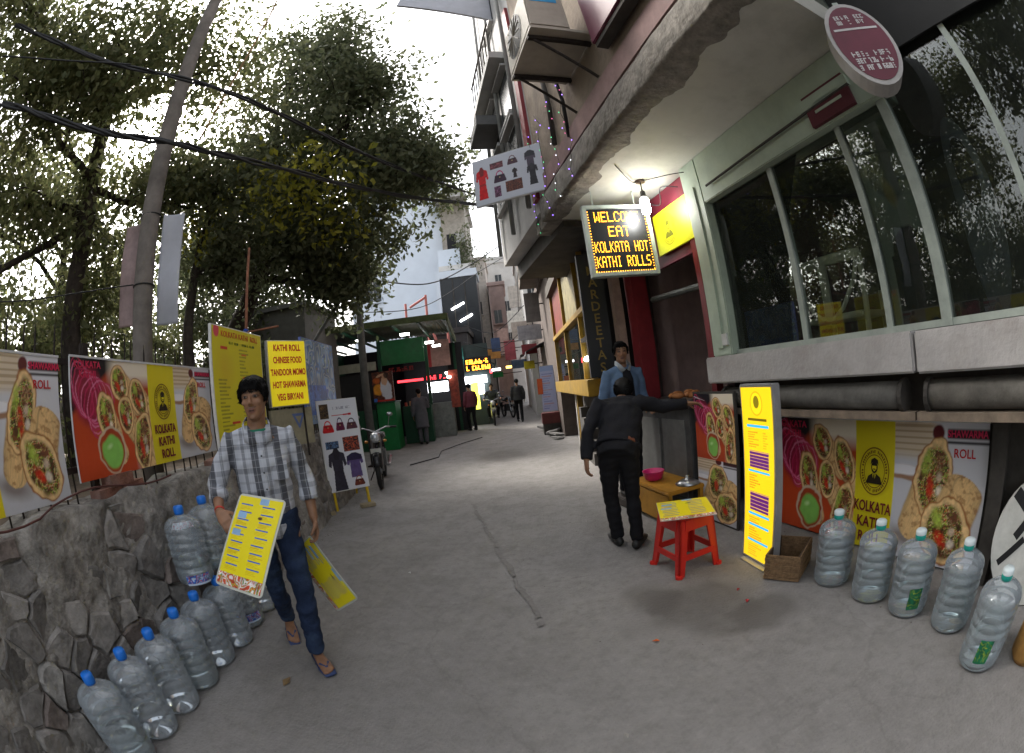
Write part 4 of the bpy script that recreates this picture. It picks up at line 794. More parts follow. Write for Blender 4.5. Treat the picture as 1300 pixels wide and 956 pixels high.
# frosted film on one pane with a dark rounded panel cut in it
cvf = Cv(.38, 1.3, 110, '#8a9488'); cvf.put(cvf.em(.20, 1.0, .16, .26, 0, .15)*.8, '#5a6058', .3, 3); cvf.put(np.maximum(cvf.rm(.06, .36, .0, .42), cvf.em(.21, .42, .15, .16, 0, .1)), '#1c2020', .4, 5, 8); cvf.put(cvf.em(.18, .8, .05, .12, 10, .5)*.6, '#b09a50')
o = cvf.sheet('window_film', MV('printed_board', .4), bld); o.location = (.21, 1.78, 1.56); o.rotation_euler = (0, 0, R(-90))
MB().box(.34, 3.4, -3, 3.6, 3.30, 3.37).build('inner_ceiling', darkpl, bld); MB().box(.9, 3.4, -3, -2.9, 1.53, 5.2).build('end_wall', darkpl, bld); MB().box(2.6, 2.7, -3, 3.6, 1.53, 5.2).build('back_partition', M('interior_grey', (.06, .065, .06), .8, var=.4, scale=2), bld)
# oval motif hanging inside the tall window
cvo = Cv(.34, 1.25, 60, '#3a444c'); 
mb = MB(); mb.ell((0, 0, 0), (.012, .17, .62), 16, 12); mb.build('oval_panel', M('blue_grey_oval', (.10, .12, .15), .3), bld, True, loc=(.5, 1.02, 2.15)); mb = MB(); mb.ell((0, 0, 0), (.012, .09, .22), 14, 10); mb.build('oval_hole', dark_i, bld, True, loc=(.487, 1.02, 2.4))
# canopy with ragged front edge
MB().box(-.80, .10, 1.30, 5.15, 3.372, 3.60).build('canopy', ceilw, bld); MB().box(.10, 3.4, 1.30, 5.15, 3.372, 3.62).build('canopy', ceilw, bld)
ny = 120; g = np.random.default_rng(5); yl = np.linspace(1.25, 5.2, ny)
prof_r = [(-.66, 3.367), (-.80, 3.355), (-.885, 3.357), (-.895, 3.38), (-.89, 3.60), (-.862, 3.66)]
V_ = np.array([[(px+(vnoise(np.array([y_*3.+k]), np.array([k*1.3]), 1.5, 5, 4)[0]-.5)*(.03 if 0 < k < 4 else (.16 if k == 0 else .02)), y_, pz+(vnoise(np.array([y_*4.]), np.array([k*2.+9]), 1.5, 6, 4)[0]-.5)*(.022 if 1 < k < 4 else .006)) for k, (px, pz) in enumerate(prof_r)] for y_ in yl]); nk = len(prof_r)
i, j = np.meshgrid(np.arange(ny-1), np.arange(nk-1), indexing='ij'); a = i*nk+j; link(bpy.data.objects.new('broken_edge', fast_mesh('broken_edge', V_.reshape(-1, 3), np.stack([a, a+1, a+nk+1, a+nk], -1).reshape(-1, 4), ragged, False)), bld)
MB().box(-.87, -.55, 1.25, 5.2, 3.655, 3.92).build('pink_band', pinkp, bld, bevel=.02); MB().box(-.85, .2, 1.25, 5.2, 3.92, 9).build('upper_wall', tanpl, bld)
MB().tube([(-.89, 4.35, 3.95), (-.89, 4.3, 4.5), (-.89, 4.4, 5.4)], .03, 6).build('drain_pipe', darkpl, bld, True)
for y0, z0 in ((2.2, 5.4), (3.6, 5.6)): w_ = MB().box(-.87, -.84, y0, y0+.9, z0, z0+1.2).build('window', dark_i, bld); MB().box(-.9, -.85, y0-.05, y0+.95, z0-.06, z0).build('sill', sillm, w_)
# stall recess beyond the corner post
MB().box(.55, 3.4, 5.62, 5.75, 0, 3.37).build('end_wall', darkpl, bld); MB().box(.2, .42, 5.30, 5.50, 0, 3.37).build('red_pillar', M('red_pillar', (.20, .015, .02), .6, var=.2), bld); MB().box(.65, .75, 4.2, 5.62, 0, 3.37).build('dusty_panel', M('dusty_pink', (.14, .095, .09), .8, var=.2), bld)
MB().box(.16, .2, 3.72, 4.62, 2.55, 3.34).build('maroon_fascia', M('maroon_fascia', (.13, .012, .025), .5), bld); MB().box(.12, .2, 3.722, 3.80, 0.05, 3.2).build('red_frame', M('red_frame', (.16, .015, .02), .5), bld); MB().box(.2, .6, 3.725, 3.9, 1.53, 2.5).build('dark_door', dark_i, bld); MB().tube([(.3, 4.0, 2.25), (.3, 5.0, 2.3)], .035, 8).build('rail_tube', M('steel_dull'), bld)
MB().box(.02, .14, 5.50, 5.60, 0, 3.3).build('flesh_column', M('peeling_column', (.35, .24, .19), .8, var=.25, dirt=.4), bld)
MB().box(-.80, .55, 5.16, 5.75, 3.38, 3.9).build('canopy_end', ragged, bld)
def rolled_shutter(lab, y0, y1):
    t = thing('awning_roll', lab, 'rolled awning', PR(.12, y0, 1.17), AR)
    MB().tube([(0, 0, 0), (0, y1-y0, 0)], .085, 16).build('roll', M('awning_grey', (.12, .112, .10), .8, var=.4, scale=5, bump=.6, bscale=9, dirt=.5), t, True)
    for y in (0, y1-y0): MB().cyl((0, y-.015, 0), (0, y+.015, 0), .10, 16).build('end_disc', darkpl, t)
rolled_shutter('dark grey rolled awning under the sill slab above the food banner', 1.72, 3.55); rolled_shutter('dark grey rolled awning under the sill slab above the printed disc', -.6, 1.52)
for y0, y1 in ((-1.0, 1.6), (1.615, 3.62)): o = MB().box(0, .05, 0, y1-y0, 0, .05).build('plank', M('weathered_wood', (.20, .155, .115), .85, var=.35, scale=8), loc=PR(.06, y0, 1.03), rz=AR); tag(o, 'weathered wooden plank under the rolled awning above the '+('printed disc' if y0 < 0 else 'food banner'), 'plank')
food_banner('food banner with yellow emblem strip standing on the ground behind the teal capped bottles', PR(.39, 3.20, .015), AR-R(90), 2.06, .95, fr=(.43, .18), res=150)
for y in (3.28, 1.04): o = MB().box(-.05, .05, -.06, .06, 0, 1.02).build('banner_post', darkpl, bld, loc=(.36, y, .01))
# small two-picture banner and lit menu column
t = thing('roll_banner', 'narrow banner with two food pictures one above the other behind the red stool', 'banner', PR(.0, 3.96, .02), AR-R(90))
cv = Cv(.6, 1.19, 190); tmp = Cv(.6, .6, 190); food_left(tmp, 0, .6, .6)
food_right(cv, 0, .72, .62); k_ = tmp.c.shape[1]; cv.c[:tmp.c.shape[0], -k_:] = tmp.c[:cv.c.shape[0], :]
cv.sheet('printed_sheet', flex, t); MB().box(-.015, .615, .004, .03, -.02, 1.21).build('frame', darkpl, t)
t = thing('menu_lightbox', 'tall bright yellow lit menu column standing beside the red stool', 'menu board', PR(-.30, 2.90, .03), AR-R(90)-R(6))
cv = Cv(.36, 1.26, 330, '#f0c81a')
cv.warp = .0; cv.put(cv.em(.18, 1.15, .075, .085, 0, .05), '#c7a012'); cv.put(cv.em(.18, 1.15, .066, .076, 0, .05), '#f2d21c'); cv.put(cv.em(.18, 1.16, .035, .045, 0, .1), '#7a6a14'); cv.put(cv.rm(.07, .29, 1.03, 1.05), '#6a5a10')
for y in (.985, .665, .345, .26, .135): cv.put(cv.rm(.05, .31, y, y+.018), '#37b0e6')
for y0, y1 in ((.70, .82), (.38, .52)):
    cv.put(cv.rm(.07, .30, y0, y1), '#5a1f6a')
    for k in range(5): cv.put(cv.rm(.07, .30, y0+(y1-y0)*(k+.72)/5, y0+(y1-y0)*(k+.9)/5), '#e0b050')
menu_lines(cv, .06, .2, .84, .96, 7, ['#d0641c'], 1, 1); menu_lines(cv, .24, .31, .84, .96, 7, ['#d98a1c'], 2, 1); menu_lines(cv, .06, .22, .54, .65, 6, ['#d0641c'], 3, 1); menu_lines(cv, .06, .2, .28, .33, 3, ['#d0641c'], 4, 1); menu_lines(cv, .06, .26, .155, .25, 5, ['#d0641c'], 5, 1); menu_lines(cv, .06, .24, .02, .12, 6, ['#d0841c'], 6, 1)
cv.sheet('lit_print', MV('lit_print', .35, emit=.33), t); MB().box(-.02, .38, .003, .07, -.02, 1.28).build('case', M('alu_grey'), t, bevel=.006)
MB().box(.02, .34, -.05, .16, -.029, -.02).build('foot', M('alu_grey'), t)
# signs under the canopy
t = thing('badge_sign', 'square yellow sign with round emblem above the dark stall door', 'sign', PR(.11, 4.38, 2.66), AR-R(90))
MB().box(0, .72, 0, .03, 0, .45).build('board', M('lime_yellow', '#dcdc20', .45, var=.06), t); emblem(t, .27, 0, .225, .17, M('ink_olive2', '#6a6a14'), M('ink_khaki', '#b8ae1c'))
FONT = {'W': '10001 10001 10001 10101 10101 11011 10001', 'E': '11111 10000 10000 11110 10000 10000 11111', 'L': '10000 10000 10000 10000 10000 10000 11111', 'C': '01110 10001 10000 10000 10000 10001 01110', 'O': '01110 10001 10001 10001 10001 10001 01110', 'M': '10001 11011 10101 10101 10001 10001 10001', 'A': '01110 10001 10001 11111 10001 10001 10001', 'T': '11111 00100 00100 00100 00100 00100 00100', 'K': '10001 10010 10100 11000 10100 10010 10001', 'H': '10001 10001 10001 11111 10001 10001 10001', 'I': '01110 00100 00100 00100 00100 00100 01110', 'R': '11110 10001 10001 11110 10100 10010 10001', 'S': '01111 10000 10000 01110 00001 00001 11110', ' ': '00000 '*7}
t = thing('led_sign', 'framed orange dot matrix sign hanging under the canopy beside the bulb', 'sign', (.91, 4.1, 2.46), R(3))
MB().box(0, .66, .0, .05, 0, .70).build('screen', M('panel_black'), t)
for a_ in ((-.03, .69, -.03, .012), (-.03, .69, .688, .73)): MB().box(a_[0], a_[1], -.02, .07, a_[2], a_[3]).build('frame_bar', alum, t, bevel=.005)
for x in (-.03, .65): MB().box(x, x+.04, -.018, .07, .012, .688).build('frame_bar', alum, t)
for x in (.1, .56): MB().cyl((x, .03, .72), (x, .03, .915), .006, 6).build('hanger', alum, t)
dotm = M('led_amber', (1, .33, .02), .4, emit=2.2)
for row_, (s_, zc, pw) in enumerate((('WELCOME', .60, .0118), ('EAT', .44, .0135), ('KOLKATA HOT', .275, .0088), ('KATHI ROLLS', .12, .0088))):
    mb = MB(); n = len(s_); x0 = .33-n*6*pw/2+pw/2; ph = .0165
    for c_, ch in enumerate(s_):
        for r_, bits in enumerate(FONT[ch].split()):
            for q_, b_ in enumerate(bits):
                if b_ == '1':
                    x = x0+(c_*6+q_)*pw; z = zc+(3-r_)*ph; mb.quad((x-pw*.40, -.003, z-ph*.36), (x+pw*.40, -.003, z-ph*.36), (x+pw*.40, -.003, z+ph*.36), (x-pw*.40, -.003, z+ph*.36))
    o = mb.build('led_text', dotm, t); o['kind'] = 'stuff'
mb = MB()
for k in range(26):
    for x, z in ((.02+.0248*k, .018),): mb.quad((x-.005, -.003, z-.005), (x+.005, -.003, z-.005), (x+.005, -.003, z+.005), (x-.005, -.003, z+.005))
    if k < 22:
        for x in (.022, .638): z = .03+.03*k; mb.quad((x-.005, -.003, z-.005), (x+.005, -.003, z-.005), (x+.005, -.003, z+.005), (x-.005, -.003, z+.005))
o = mb.build('led_border', dotm, t); o['kind'] = 'stuff'
t = thing('hanging_bulb', 'bright white spiral bulb hanging from the canopy ceiling', 'lamp', PR(-.17, 4.02, 3.0), 0)
MB().tube([(0, 0, .24), (0, 0, .37)], .008, 6).build('cord', blackw, t); MB().lathe([(.0, .25), (.025, .25), (.03, .2), (.03, .175), (0, .17)], 12, cap=False).build('holder', darkpl, t, True)
MB().lathe([(0, 0), (.035, .005), (.047, .04), (.047, .15), (.03, .178), (0, .18)], 16, cap=False).build('bulb', M('bulb_white', (1, 1, .94), .4, emit=42.), t, True); MB().lathe([(0, .368), (.055, .368), (.05, .352), (0, .35)], 16, cap=False).build('ceiling_rose', M('rose_brown', (.14, .09, .06), .6), t, True)
cable('ceiling_wire', 'thin dark wire looping across the canopy ceiling to the bulb', [PR(-.6, 3.7, 3.355), PR(-.35, 3.9, 3.30), PR(-.2, 4.0, 3.35), PR(0., 3.75, 3.33), PR(.09, 3.6, 3.3)], .005)
cable('wire_tangle', 'tangle of thin wires above the square yellow sign', [PR(.08, 3.74, 3.2), PR(-.02, 3.9, 3.25), PR(.06, 4.1, 3.15), PR(.0, 4.3, 3.22), PR(.08, 4.5, 3.1)], .006)
# oval hanging sign
t = thing('oval_sign', 'thick oval maroon and white sign hanging at the near end of the canopy', 'sign', PR(-.2, 1.15, 3.02), AR-R(52))
def oval(n, rx, rz_): return [(rx*math.cos(2*math.pi*k/n), rz_*math.sin(2*math.pi*k/n)) for k in range(n)]
RX = Matrix.Rotation(R(90), 4, 'X')
MB().prism(oval(32, .21, .30), -.07, .07, RX).build('case', M('sign_white', (.42, .40, .39), .5), t); MB().prism(oval(32, .185, .27), .071, .074, RX).build('maroon_face', M('sign_maroon', (.13, .012, .03), .45), t)
scribble(t, .26, .14, M('ink_white', (.6, .58, .58), .5), (0, -.0745, -.13), 3, 2, gap=.25); scribble(t, .2, .08, M('ink_white'), (0, -.0745, .17), 2, 3, gap=.25); MB().box(-.15, .15, -.0765, -.0745, .085, .10).build('white_rule', M('ink_white'), t)
MB().box(-.02, .02, -.02, .02, .29, .36).build('hanger', alum, t)
# maroon sign box, air conditioner, fairy lights on the upper wall
t = thing('maroon_box_sign', 'large maroon sign box fixed on the tan upper wall', 'sign', PR(-.86, 2.82, 4.05), AR-R(90)); MB().box(0, .9, -.14, 0, 0, 1.1).build('box', M('maroon_box', (.13, .025, .05), .5, var=.1), t, bevel=.01); MB().box(.02, .88, -.12, -.02, -.05, -.001).build('lower_lip', darkpl, t)
acw = M('ac_cream', (.40, .36, .30), .6, var=.12, dirt=.45, dirtcol=(.15, .12, .09)); t = thing('air_conditioner', 'cream air conditioner outdoor unit on brackets on the tan upper wall', 'air conditioner', PR(-1.42, 2.98, 4.42), AR)
MB().box(0, .36, 0, .80, 0, .58).build('case', acw, t, bevel=.012); MB().box(.0, .56, -.0, .8, -.045, -.012).build('base_tray', acw, t); MB().lathe([(.0, .012), (.21, .012), (.24, .0), (.25, .0)], 24, cap=False, axis=Matrix.Translation((-.004, .45, .29)) @ Matrix.Rotation(R(-90), 4, 'Y')).build('fan_grille', M('grille_dark', (.05, .05, .05), .6), t, True)
for k in range(7): MB().tube([(-.02, .45-.24*math.cos(.45*k), .29+.24*math.sin(.45*k)), (-.02, .45+.24*math.cos(.45*k), .29-.24*math.sin(.45*k))], .004, 4).build('grille_bar', acw, t)
MB().box(.05, .3, -.004, -.001, .38, .5).build('blue_sticker', M('sticker_blue', '#3a9ad0', .4), t)
for y in (.1, .68): MB().box(-.0, .57, y, y+.04, -.09, -.046).build('bracket', iron, t); MB().tube([(.05, y+.02, -.09), (.55, y+.02, -.5)], .015, 6).build('strut', iron, t)
MB().tube([(.36, .75, .4), (.45, .85, .3), (.52, .9, -.2), (.55, 1.0, -.6)], .02, 6).build('pipe', blackw, t, True)
t = thing('fairy_lights', 'string of tiny violet, green and white fairy lights hanging down the pink band', 'fairy lights', PR(-.95, 4.2, 3.2), AR)
g = random.Random(3); fl = [M('fairy_violet', (.30, .16, 1), emit=1.6), M('fairy_green', (.1, .7, .3), emit=.7), M('fairy_white', (.8, .8, 1), emit=1.), M('fairy_red', (.8, .15, .35), emit=.6)]
bul = [MB().ell((0, 0, 0), (.006, .006, .006), 6, 4).mesh('bulb', m_) for m_ in fl]
for s in range(4):
    pts = [(g.uniform(-.03, .03)+.01*k*(.25), -.45+.42*s+.05*math.sin(k*1.1+s)+.03*k*(.5), 1.35-.085*k*(1+.04*s)) for k in range(15)]; MB().tube(pts, .0025, 4).build('wire', blackw, t)
    for p in pts[1:]: o = link(bpy.data.objects.new('bulb', bul[g.choice((0, 0, 0, 1, 2, 3))]), t); o.location = (p[0]-.012, p[1], p[2])
# clothes sign across the lane and the white banner above
t = thing('clothes_sign', 'white sign printed with dresses and bags projecting over the lane', 'sign', (-.19, 5.05, 3.70), math.atan2(-.36, .835))
cv = Cv(1.26, .9, 150, '#c2c6d2'); garment_print(cv, [('dress', .15, .42, .24, .66, '#c9141c', '#7a1a1e', 1), ('box', .44, .70, .24, .13, '#5a2a38', '#8a4a52', 2), ('bag', .74, .72, .2, .17, '#4a2a38', '#6a3a48', 3), ('bag', .48, .46, .24, .22, '#3a2038', '#b02a6a', 4), ('dress', .76, .45, .1, .2, '#2a1c22', '#1c1218', 5), ('box', .42, .18, .12, .2, '#4a1c3a', '#8a5a80', 6), ('box', .72, .22, .3, .2, '#5a2a22', '#7a4a3a', 7), ('top', 1.06, .62, .2, .4, '#4a4050', '#24222c', 8), ('dress', 1.07, .34, .2, .42, '#24222a', '#302e36', 9)])
cv.sheet('printed_sheet', MV('printed_board', .4), t); MB().box(-.015, 1.275, .004, .05, -.015, .915).build('case', M('alu_grey'), t); MB().cyl((1.27, .03, .2), (1.4, .03, .2), .02, 6).build('arm', iron, t); MB().cyl((1.27, .03, .7), (1.4, .03, .7), .02, 6).build('arm', iron, t); t.scale = (.72, .72, .72)
o = MB().box(0, 1.85, 0, .05, 0, .9).build('overhead_sign', M('plain_flex'), loc=(-1.36, 5.5, 8.75), rz=R(14)); o.rotation_euler = (0, R(15), R(14)); tag(o, 'plain white sign hung high between the houses', 'sign')
# second house on the right: white and red with pipes, overhanging the lane
t = thing('white_house', 'tall pale house with a red strip and pipes overhanging the lane', 'building', PR(0, 5.2), AR)
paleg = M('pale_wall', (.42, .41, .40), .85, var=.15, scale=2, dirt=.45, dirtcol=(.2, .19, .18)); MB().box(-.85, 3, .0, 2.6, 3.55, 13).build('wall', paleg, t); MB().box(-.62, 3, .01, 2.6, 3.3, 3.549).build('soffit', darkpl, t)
MB().box(-.90, -.851, .05, .22, 3.7, 7.5).build('red_strip', M('red_paint', (.22, .03, .035), .6), t); MB().box(-1.15, -.851, .5, 2.5, 6.6, 6.75).build('balcony_slab', paleg, t)
for k in range(9): MB().cyl((-1.12, .55+.23*k, 6.75), (-1.12, .55+.23*k, 7.5), .012, 6).build('baluster', iron, t)
MB().tube([(-1.12, .5, 7.5), (-1.12, 2.5, 7.5)], .02, 6).build('handrail', iron, t)
for k, (y, z) in enumerate(((.45, 4.3), (1.5, 4.4), (.6, 5.5), (1.6, 5.5), (1.0, 8.2), (1.0, 10.2))): w_ = MB().box(-.87, -.851, y, y+.7, z, z+.95).build('window', M('window_dark', (.03, .035, .04), .2), t); MB().box(-.95, -.872, y-.06, y+.76, z-.07, z-.01).build('sill', paleg, w_); MB().box(-.98, -.872, y-.06, y+.76, z+.96, z+1.0).build('hood', paleg, w_)
for y in (.35, 1.35, 2.45): MB().tube([(-.92, y, 3.7), (-.92, y, 12)], .035, 6).build('pipe', M('pipe_grey', (.2, .2, .19), .7), t, True)
MB().box(-1.3, -.851, 1.35, 2.2, 5.75, 5.95).build('awning', M('awning_teal', (.1, .1, .1), .7), t)
# yellow-framed shop
t = thing('yellow_shop', 'shop with yellow framed show windows raised over dark steps', 'shop', (1.15, 6.1, 0), R(0))
yel = M('shop_yellow', '#8f7018', .6, var=.25, dirt=.55); MB().box(.06, 2.5, 0, 4.6, 1.30, 3.5).build('wall', dark_i, t); MB().box(-.12, 2.5, -.05, 4.55, 1.20, 1.44).build('yellow_beam', yel, t, bevel=.01); MB().box(.5, 2.5, .3, 4.5, 0, 1.2).build('base_wall', darkpl, t); MB().box(-.1, 2.5, -.05, 4.6, 3.5, 3.75).build('top_beam', M('top_beam', (.06, .05, .04), .8), t); MB().box(-.06, .06, 0, 4.55, 2.42, 2.5).build('transom', yel, t)
for y in (0, .62, 2.5, 4.5): MB().box(-.03, .05, y+.02, y+.08, 1.45, 3.5).build('frame_post', yel, t)
for k, (y0, y1) in enumerate(((.09, .62), (.71, 2.5), (2.59, 4.5))):
    MB().box(.02, .03, y0, y1, 1.45, 2.42).build('pane', glass, t); MB().box(.03, .05, y0, y1, 2.5, 3.5).build('upper_panel', [M('poster_brown', '#5a4424', .6, var=.5, scale=7), M('cream_panel', '#7d7350', .6, var=.4), M('red_panel', '#6a2418', .6, var=.4)][k % 3], t)
MB().cyl((-.0, .35, 1.75), (-.0, .5, 1.75), .04, 10).build('lamp', lampw, t)
for y in (2.4, 2.62): MB().box(.06, .16, y, y+.1, 0, 1.2).build('post', [yel, paleg][y > 2.5], t)
for k in range(5): MB().box(.05+.0*k, .9, 1.0+.25*k, 1.25+.25*k, 0, .2+.18*k).build('step', M('step_dark', (.07, .065, .06), .85), t)
t = thing('vertical_sign', 'tall black sign with gold capital letters running down it', 'sign', (1.0, 5.52, 1.46), 0)
MB().box(0, .32, 0, .08, 0, 1.62).build('board', M('sign_black', (.008, .008, .009), .5, var=.2), t, bevel=.004)
gold = M('gold_letters', (.20, .13, .03), .45, .4)
for k, ch in enumerate('MARDEETAS'): text(t, ch, .17, gold, (.17, -.003, 1.38-.158*k), bold=.002)
MB().box(.0, .3, .08, .5, .5, .55).build('arm', iron, t)
# ------------------------------------------------------------------ far street
def tower(name, lab, x0, x1, y0, y1, z1, mat, wins, z0=0, rz=0., wm=None, face='S'):
    t = thing(name, lab, 'building', (x0, y0, 0), rz); MB().box(0, x1-x0, 0, y1-y0, z0, z1).build('wall', mat, t); MB().box(-.1, x1-x0+.1, -.1, y1-y0+.1, z1, z1+.25).build('parapet', mat, t)
    for (x, z, w_, h_) in wins:
        wi = MB().box(x, x+w_, -.03, -.002, z, z+h_).build('window', wm or M('window_dark'), t); MB().box(x-.08, x+w_+.08, -.2, -.031, z-.1, z-.01).build('sill', mat, wi); MB().box(x+w_/2-.02, x+w_/2+.02, -.05, -.031, z, z+h_).build('frame', paleg, wi)
    return t
bluew = M('blue_white_wall', (.60, .66, .74), .8, var=.06, scale=1); whw = M('white_wall', (.62, .60, .57), .8, var=.15, scale=1, dirt=.3, dirtcol=(.35, .3, .26)); pkw = M('pink_wall', (.50, .36, .33), .8, var=.2, scale=1, dirt=.3)
tower('apartment_block', 'big pale blue white block behind the green stall roof', -9.5, -3.35, 26, 36, 16, bluew, [(1, 11, 1, 1.4), (1, 7.5, 1, 1.4)])
t = thing('balcony_house', 'narrow beige house with a balcony and plants beside the pale blue block', 'building', (-3.3, 25.5, 0)); MB().box(0, 1.5, 0, 5, 0, 13.2).build('wall', M('beige_wall', (.33, .30, .26), .85, var=.2, dirt=.4), t); MB().box(-.2, 1.6, -1.0, 0, 8.4, 8.7).build('balcony_slab', whw, t)
MB().box(-.2, 1.1, -1.0, -.92, 8.7, 9.7).build('balcony_front', bluew, t); MB().box(.3, 1.0, -.03, -.001, 9.0, 11).build('door', dark_i, t); MB().box(-.3, 1.7, -.8, 5.2, 13.2, 13.5).build('roof_slab', paleg, t); MB().box(.9, 1.4, -.5, -.05, 10.2, 10.8).build('air_conditioner', paleg, t)
gg = np.random.default_rng(9); V_, F_ = leaves(gg.normal(size=(30, 3))*np.array([.5, .3, .7])+np.array([1.5, -.7, 9.3]), .2, 900, .18, gg); link(bpy.data.objects.new('balcony_plants', fast_mesh('balcony_plants', V_, F_, lf_dark)), t)
V_, F_ = leaves(gg.normal(size=(30, 3))*np.array([.9, .3, .5])+np.array([1.0, -.4, 13.2]), .25, 900, .2, gg); link(bpy.data.objects.new('roof_plants', fast_mesh('roof_plants', V_, F_, lf_warm)), t)
t = thing('dark_glass_house', 'dark glass fronted house with two lit tubes under the balcony house', 'building', (-3.35, 23.6, 0)); MB().box(0, 2.0, 0, 1.8, 0, 7.7).build('wall', M('dark_glass_wall', (.012, .014, .018), .25), t); MB().box(-.2, 2.05, -.1, 1.9, 7.7, 8.1).build('roof_slab', bluew, t); MB().box(-.25, -.02, -.1, 1.9, 0, 7.7).build('white_edge', bluew, t)
for z, y in ((5.9, 0), (5.2, 0)): MB().tube([(.5+.4*(z < 5.5), -.06, z), (1.2+.4*(z < 5.5), -.06, z+.3)], .05, 6).build('tube_lamp', lampw, t)
for x in (.65, 1.3): MB().box(x, x+.05, -.03, -.001, 2.8, 7.6).build('mullion', darkpl, t)
t = thing('red_scaffold', 'faded red metal frame standing on the roof behind the green stall', 'scaffold', (-4.6, 20, 3.2))
redm = M('faded_red', (.42, .13, .11), .7, var=.2)
for a_, b_ in (((0, 0, 0), (0, 0, 2.6)), ((1.0, 0, 0), (1.0, 0, 2.9)), ((0, 0, 1.5), (1.9, 0, 1.6)), ((.2, 0, 2.4), (1.0, 0, 2.8)), ((1.1, 0, 1.6), (1.5, 0, 0)), ((1.9, 0, 0), (1.9, 0, 1.9))): MB().tube([a_, b_], .06, 6).build('bar', redm, t)
o = MB().box(-1.5, 2.5, 0, 3, 0, 3.2).build('stall_annex', M('annex_dark', (.05, .05, .05), .8), loc=(-4.6, 20, 0)); tag(o, 'low dark annex under the faded red metal frame', 'building')
tower('far_house', 'sunlit white house with pink strip at the far end of the lane', -1.2, 1.0, 34, 42, 11.2, whw, [(.3, 4.5, .5, 1), (1.2, 4.5, .5, 1), (.3, 7, .5, 1), (1.2, 7, .5, 1), (.75, 9.2, .5, 1)])
tower('far_house', 'tall pale house with stepped floors behind the dark glass house', -2.4, -1.05, 30, 38, 10.4, M('far_cream', (.55, .50, .45), .8, var=.2), [(.4, 4, .5, .9), (.4, 6.5, .5, .9)])
tower('far_house', 'pinkish house squeezed between the two white far houses', -.9, .1, 29, 33, 8.2, pkw, [(.2, 3.5, .5, .9), (.2, 5.6, .5, .9)])
tower('far_house', 'white house with hanging signs beyond the yellow shop', .95, 3.5, 20, 30, 9.0, whw, [(.2, 3.4, .4, .8), (.2, 5.4, .4, .8)])
tower('far_house', 'tall grey house closing the end of the lane', -1.6, 1.4, 44, 50, 14.5, M('far_grey', (.36, .35, .34), .85, var=.15), [(.4, 5, .6, 1.1), (1.6, 5, .6, 1.1), (.4, 8, .6, 1.1), (1.6, 8, .6, 1.1), (.4, 11, .6, 1.1), (1.6, 11, .6, 1.1)])
tower('lane_house', 'dark narrow house with wires just beyond the yellow shop', 1.2, 3.6, 11.3, 19.5, 4.4, M('brown_wall', (.09, .07, .06), .9, var=.3), [(.3, 2.2, .8, 1.0)], rz=0)
tower('lane_house', 'shadowed brown house overhanging the lane beyond the pale house', .55, 3.2, 9.9, 14, 8.2, M('grey_brown', (.15, .125, .105), .9, var=.3, dirt=.4), [(.3, 4.6, .6, .9)], z0=4.5)
tower('lane_house', 'dark shop row closing the left side of the lane', -4.2, -1.9, 20.6, 30, 4.2, M('dark_row', (.05, .045, .045), .85), [(.3, 2, .8, 1), (1.3, 2, .8, 1)])
for k, (x, y, z, w_, h_, c, lab) in enumerate([(.35, 14.6, 2.9, .8, .5, '#9a9aa0', 'faded grey shop sign over the lane near the brown house'), (.2, 18.5, 3.4, .9, .7, '#b0a49a', 'pale cloth sign hung over the lane'), (-.2, 20, 2.6, .5, .9, '#9a4a50', 'pink vertical sign far down the lane'), (.5, 16.5, 2.0, .4, .3, '#b8a820', 'small yellow sign above the leaning white banner'), (.1, 22, 4.2, .8, 1.0, '#c8c4bc', 'white upper sign far down the lane'), (-.9, 21, 1.9, .5, .25, '#0f7a3a', 'small green sign behind the motorbike rider'), (.62, 13.2, 3.3, .45, .9, '#6f6a68', 'tall faded grey sign before the brown overhanging house'), (.45, 15.6, 2.5, .55, .35, '#7a2a30', 'small dark red sign beyond the white roll-up banner'), (-.55, 24, 3.2, .6, 1.4, '#a88a80', 'long pinkish cloth sign deep in the lane'), (.05, 26, 2.4, .9, .5, '#5a6a80', 'bluish sign board deep in the lane'), (-1.25, 22.5, 2.9, .8, .5, '#b07a3a', 'orange brown sign above the far left shops'), (.3, 23.5, 5.6, .7, 1.2, '#b8b0a8', 'pale upper cloth sign between the far houses'), (-.75, 19.2, 3.0, .4, .6, '#3a4a6a', 'dark blue hanging sign beyond the orange lit shop')]):
    o = MB().box(0, w_, 0, .06, 0, h_).build('hanging_sign', M('hang_%d' % k, c, .6, var=.3, scale=6), loc=(x, y, z), bevel=.005); tag(o, lab, 'sign'); MB().cyl((w_, .03, h_*.6), (w_+.9, .03, h_*.6), .02, 6).build('arm', iron, o)
t = thing('roll_up_banner', 'white roll-up banner with small print leaning at the lane side before the dark house', 'banner', (.78, 12.6, .62), R(-12), rot=(R(-6), 0, R(-12))); cv = Cv(.42, 1.3, 90, '#a9b0d0'); menu_lines(cv, .04, .4, .05, 1.1, 16, ['#6f78b0', '#8088b8', '#b07a70'], 3, 1); cv.put(cv.rm(0, .42, 1.15, 1.3), '#8fa0c8'); cv.sheet('printed_sheet', MV('printed_board', .4), t); MB().box(-.01, .43, .004, .03, -.02, 1.31).build('frame', M('alu_grey'), t); MB().box(-.1, .05, -.02, .02, .5, .95).build('orange_tag', M('orange_cloth', '#c0582a', .7), t); MB().tube([(.2, .02, 0), (.2, .25, -.62)], .015, 6).build('prop', iron, t)
